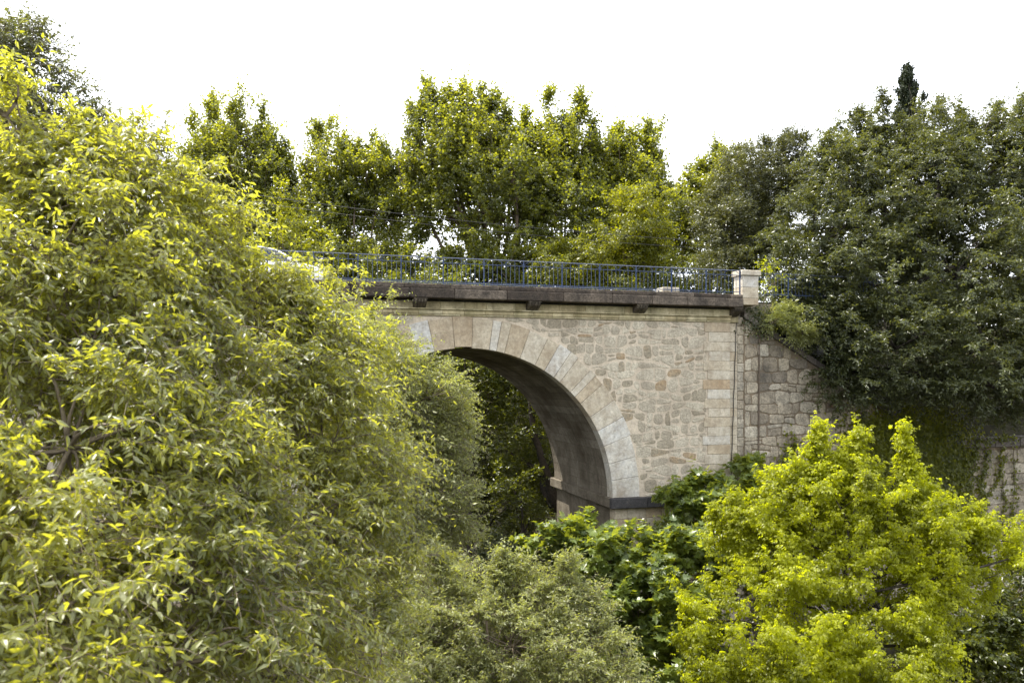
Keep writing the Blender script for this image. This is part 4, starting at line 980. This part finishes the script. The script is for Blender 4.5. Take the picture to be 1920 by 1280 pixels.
# dark shrubs behind and below it
b = at(1900, HY, 27); b[2] = BASE
make_tree('bush', 'dark green shrub in the bottom right corner below the pale wall', 'bush', b, [E(1900, 1120, 26, 80, 60, 1.5), E(1880, 1180, 26, 90, 70, 1.5), E(1930, 1110, 28, 50, 50, 1.5), E(1850, 1240, 26, 90, 70, 1.5), E(1760, 1180, 26, 80, 70, 1.5), E(1940, 1240, 26, 70, 90, 1.5)], 'under', tmpl_rhomb(.32, .4), .15, n_(3000), k=8, L=.4, seed=81, puff=.4, trunk_r=.08)
b = at(1300, HY, 27.5); b[2] = BASE
make_tree('bush', 'dark low shrubs in the shade under the stone ledge behind the figs', 'bush', b, [E(1230, 1010, 28, 60, 25, 1), E(1340, 1080, 28, 80, 80, 1), E(1440, 1120, 27, 80, 80, 1), E(1000, 1060, 33, 100, 60, 1.5), E(880, 1060, 34, 100, 60, 1.5), E(1100, 1090, 30, 80, 70, 1.5)], 'dark', tmpl_rhomb(.32, .4), .16, n_(2600), k=8, L=.4, seed=82, puff=.4, trunk_r=.08)

# ---- middle distance olive coloured trees left of the arch opening
MT = tmpl_mid(.17, .2, .04)
b = at(760, HY, 21); b[2] = BASE
make_tree('willow_tree', 'olive green small leaved tree whose edge crosses the arch opening', 'tree', b, [
    E(672, 628, 21, 45, 42), E(720, 690, 21, 58, 70), E(640, 680, 21, 80, 100), E(800, 740, 21.5, 70, 70), E(760, 820, 21, 80, 80), E(840, 800, 22, 40, 70), E(810, 920, 21, 70, 85), E(850, 960, 21.5, 36, 50), E(720, 920, 20.5, 90, 90), E(780, 1010, 20.5, 70, 60), E(620, 820, 20, 100, 120), E(615, 590, 21, 40, 32)],
    'willow', MT, .09, n_(17500), k=10, L=.40, hang=.45, up=.45, droop=.2, frond=2.2, seed=90, twigr=.004, puff=.24, trunk_r=.16, shell=.32, spread=.9, disp=.32, shoots=.15, twigs=True)
b = at(950, HY, 15.5); b[2] = BASE
make_tree('willow_tree', 'pale feathery tree across the bottom centre in front of the figs', 'tree', b, [
    E(800, 1100, 16, 70, 65), E(830, 1190, 15.5, 110, 90), E(940, 1120, 16, 70, 55), E(960, 1200, 15.5, 110, 80), E(1050, 1130, 16, 75, 50), E(1080, 1210, 15.5, 90, 70), E(1000, 1290, 15, 150, 70), E(870, 1290, 15, 120, 60), E(1140, 1285, 15, 70, 45), E(740, 1240, 15, 100, 100), E(680, 1260, 14, 90, 80),  P(945, 1045, 1160, 26, 16), P(1060, 1050, 1160, 26, 16), P(985, 1060, 1160, 20, 16), P(870, 1085, 1200, 20, 16), P(815, 1030, 1150, 30, 16), P(1115, 1110, 1200, 20, 16)],
    'willow', MT, .08, n_(15000), k=10, L=.34, hang=.5, up=.55, droop=.25, frond=2.6, fup=.7, cull=.35, seed=91, twigr=.003, puff=.2, trunk_r=.12, spread=.85, disp=.3, shoots=.14, pw=2, twigs=True)

# ---- the near hackberry filling the left of the view
HT = tmpl_oval(.18, .26, .045)
b = np.array((-7.5, 10.5, BASE))
hk = [P(130, 225, 330, 14, 8.4), P(300, 255, 380, 14, 9.2), P(205, 245, 340, 12, 8.6), P(445, 380, 500, 14, 10.2), E(665, 560, 11.8, 24, 18), E(175, 300, 8.6, 50, 45), E(255, 290, 9, 45, 42), E(320, 350, 9.4, 45, 45), E(390, 420, 9.8, 55, 42), E(90, 290, 8.2, 45, 50), E(10, 210, 8, 60, 60), E(-70, 290, 8, 110, 130), E(50, 390, 8, 95, 110), E(150, 370, 8.4, 70, 80), E(230, 360, 8.8, 55, 60), E(300, 420, 9.2, 65, 60), E(100, 490, 7.8, 150, 100), E(270, 500, 9, 120, 80), E(390, 520, 10, 90, 60), E(-80, 550, 7, 180, 180),
      E(465, 550, 10.5, 78, 60), E(560, 588, 11, 62, 54), E(530, 545, 10.9, 48, 34), E(620, 620, 11.5, 45, 45), E(350, 620, 9, 160, 110), E(150, 640, 7.4, 170, 130), E(540, 690, 10.5, 130, 90), E(660, 700, 12, 80, 90),
      E(380, 780, 8.4, 170, 120), E(600, 830, 10.5, 120, 120), E(130, 820, 6.6, 190, 150), E(690, 880, 12, 75, 100), E(400, 930, 7.6, 170, 120), E(600, 980, 9.6, 120, 120), E(120, 1000, 5.8, 180, 150), E(690, 1040, 11, 60, 80),
      E(330, 1080, 6.6, 170, 120), E(530, 1120, 8.2, 140, 110), E(90, 1180, 5.2, 170, 140), E(300, 1240, 6.0, 170, 110), E(520, 1260, 7.6, 140, 90), E(670, 1180, 9.6, 70, 90), E(-60, 1000, 5.4, 160, 300),
      P(5, 130, 300, 26, 8), P(60, 230, 360, 26, 8), P(165, 240, 350, 18, 8.4), P(258, 245, 350, 15, 8.8), P(345, 330, 440, 20, 9.4), P(415, 400, 500, 20, 10), P(545, 480, 580, 8, 11), P(455, 405, 520, 20, 10.2), P(622, 500, 600, 10, 11.5), P(375, 335, 460, 18, 9.8)]
make_tree('hackberry_tree', 'very large leafy tree with drooping pointed leaves filling the left half', 'tree', b, hk, 'hack', HT, .088, n_(20000), k=9, L=.29, shl=2.7, hang=.6, up=.3, droop=.35, frond=3.3, fup=.35, cull=.2, seed=100, puff=.19, trunk_r=.2, trunk_pts=[(-7.5, 10.5, BASE), (-7.0, 10.0, -4), (-5.2, 9.0, -.6)], shell=.36, spread=.85, disp=.3, shoots=.2, brf=.2, twigs=True, twigr=.003, npuff=4200)
b = at(30, HY, 19); b[2] = BASE
make_tree('ash_tree', 'dark blue green tree rising behind the big leafy tree at the top left', 'tree', b, [
    E(20, 110, 19, 90, 80), E(80, 190, 19, 95, 70), E(10, 60, 19, 70, 55), E(130, 230, 19, 55, 50), E(-60, 200, 19, 120, 150), E(60, 300, 19, 120, 100), E(250, 270, 20, 50, 45), E(290, 300, 20, 45, 40), E(190, 300, 19.5, 80, 60)],
    'dark', MT, .12, n_(4200), k=9, L=.42, hang=.35, up=.25, seed=101, puff=.32, trunk_r=.2, bark='barkdark', twigs=True)
# merge the far wood into one uncountable mass
for ch in list(wd.children):
    ch['keep'] = 1
fo = [c for c in wd.children if c.name.startswith('crown')][0]
for c in list(wd.children):
    if c is not fo: bpy.data.objects.remove(c)
fo.parent = None; fo.location = wd.location; bpy.data.objects.remove(wd); fo.name = 'far_wood'; fo['kind'] = 'stuff'; fo['label'] = 'distant green wood on the hillside behind the bridge'; fo['category'] = 'wood'
if 'keep' in fo: del fo['keep']
print('TRIS', sum(n for _, n in TREE_STATS), TREE_STATS)
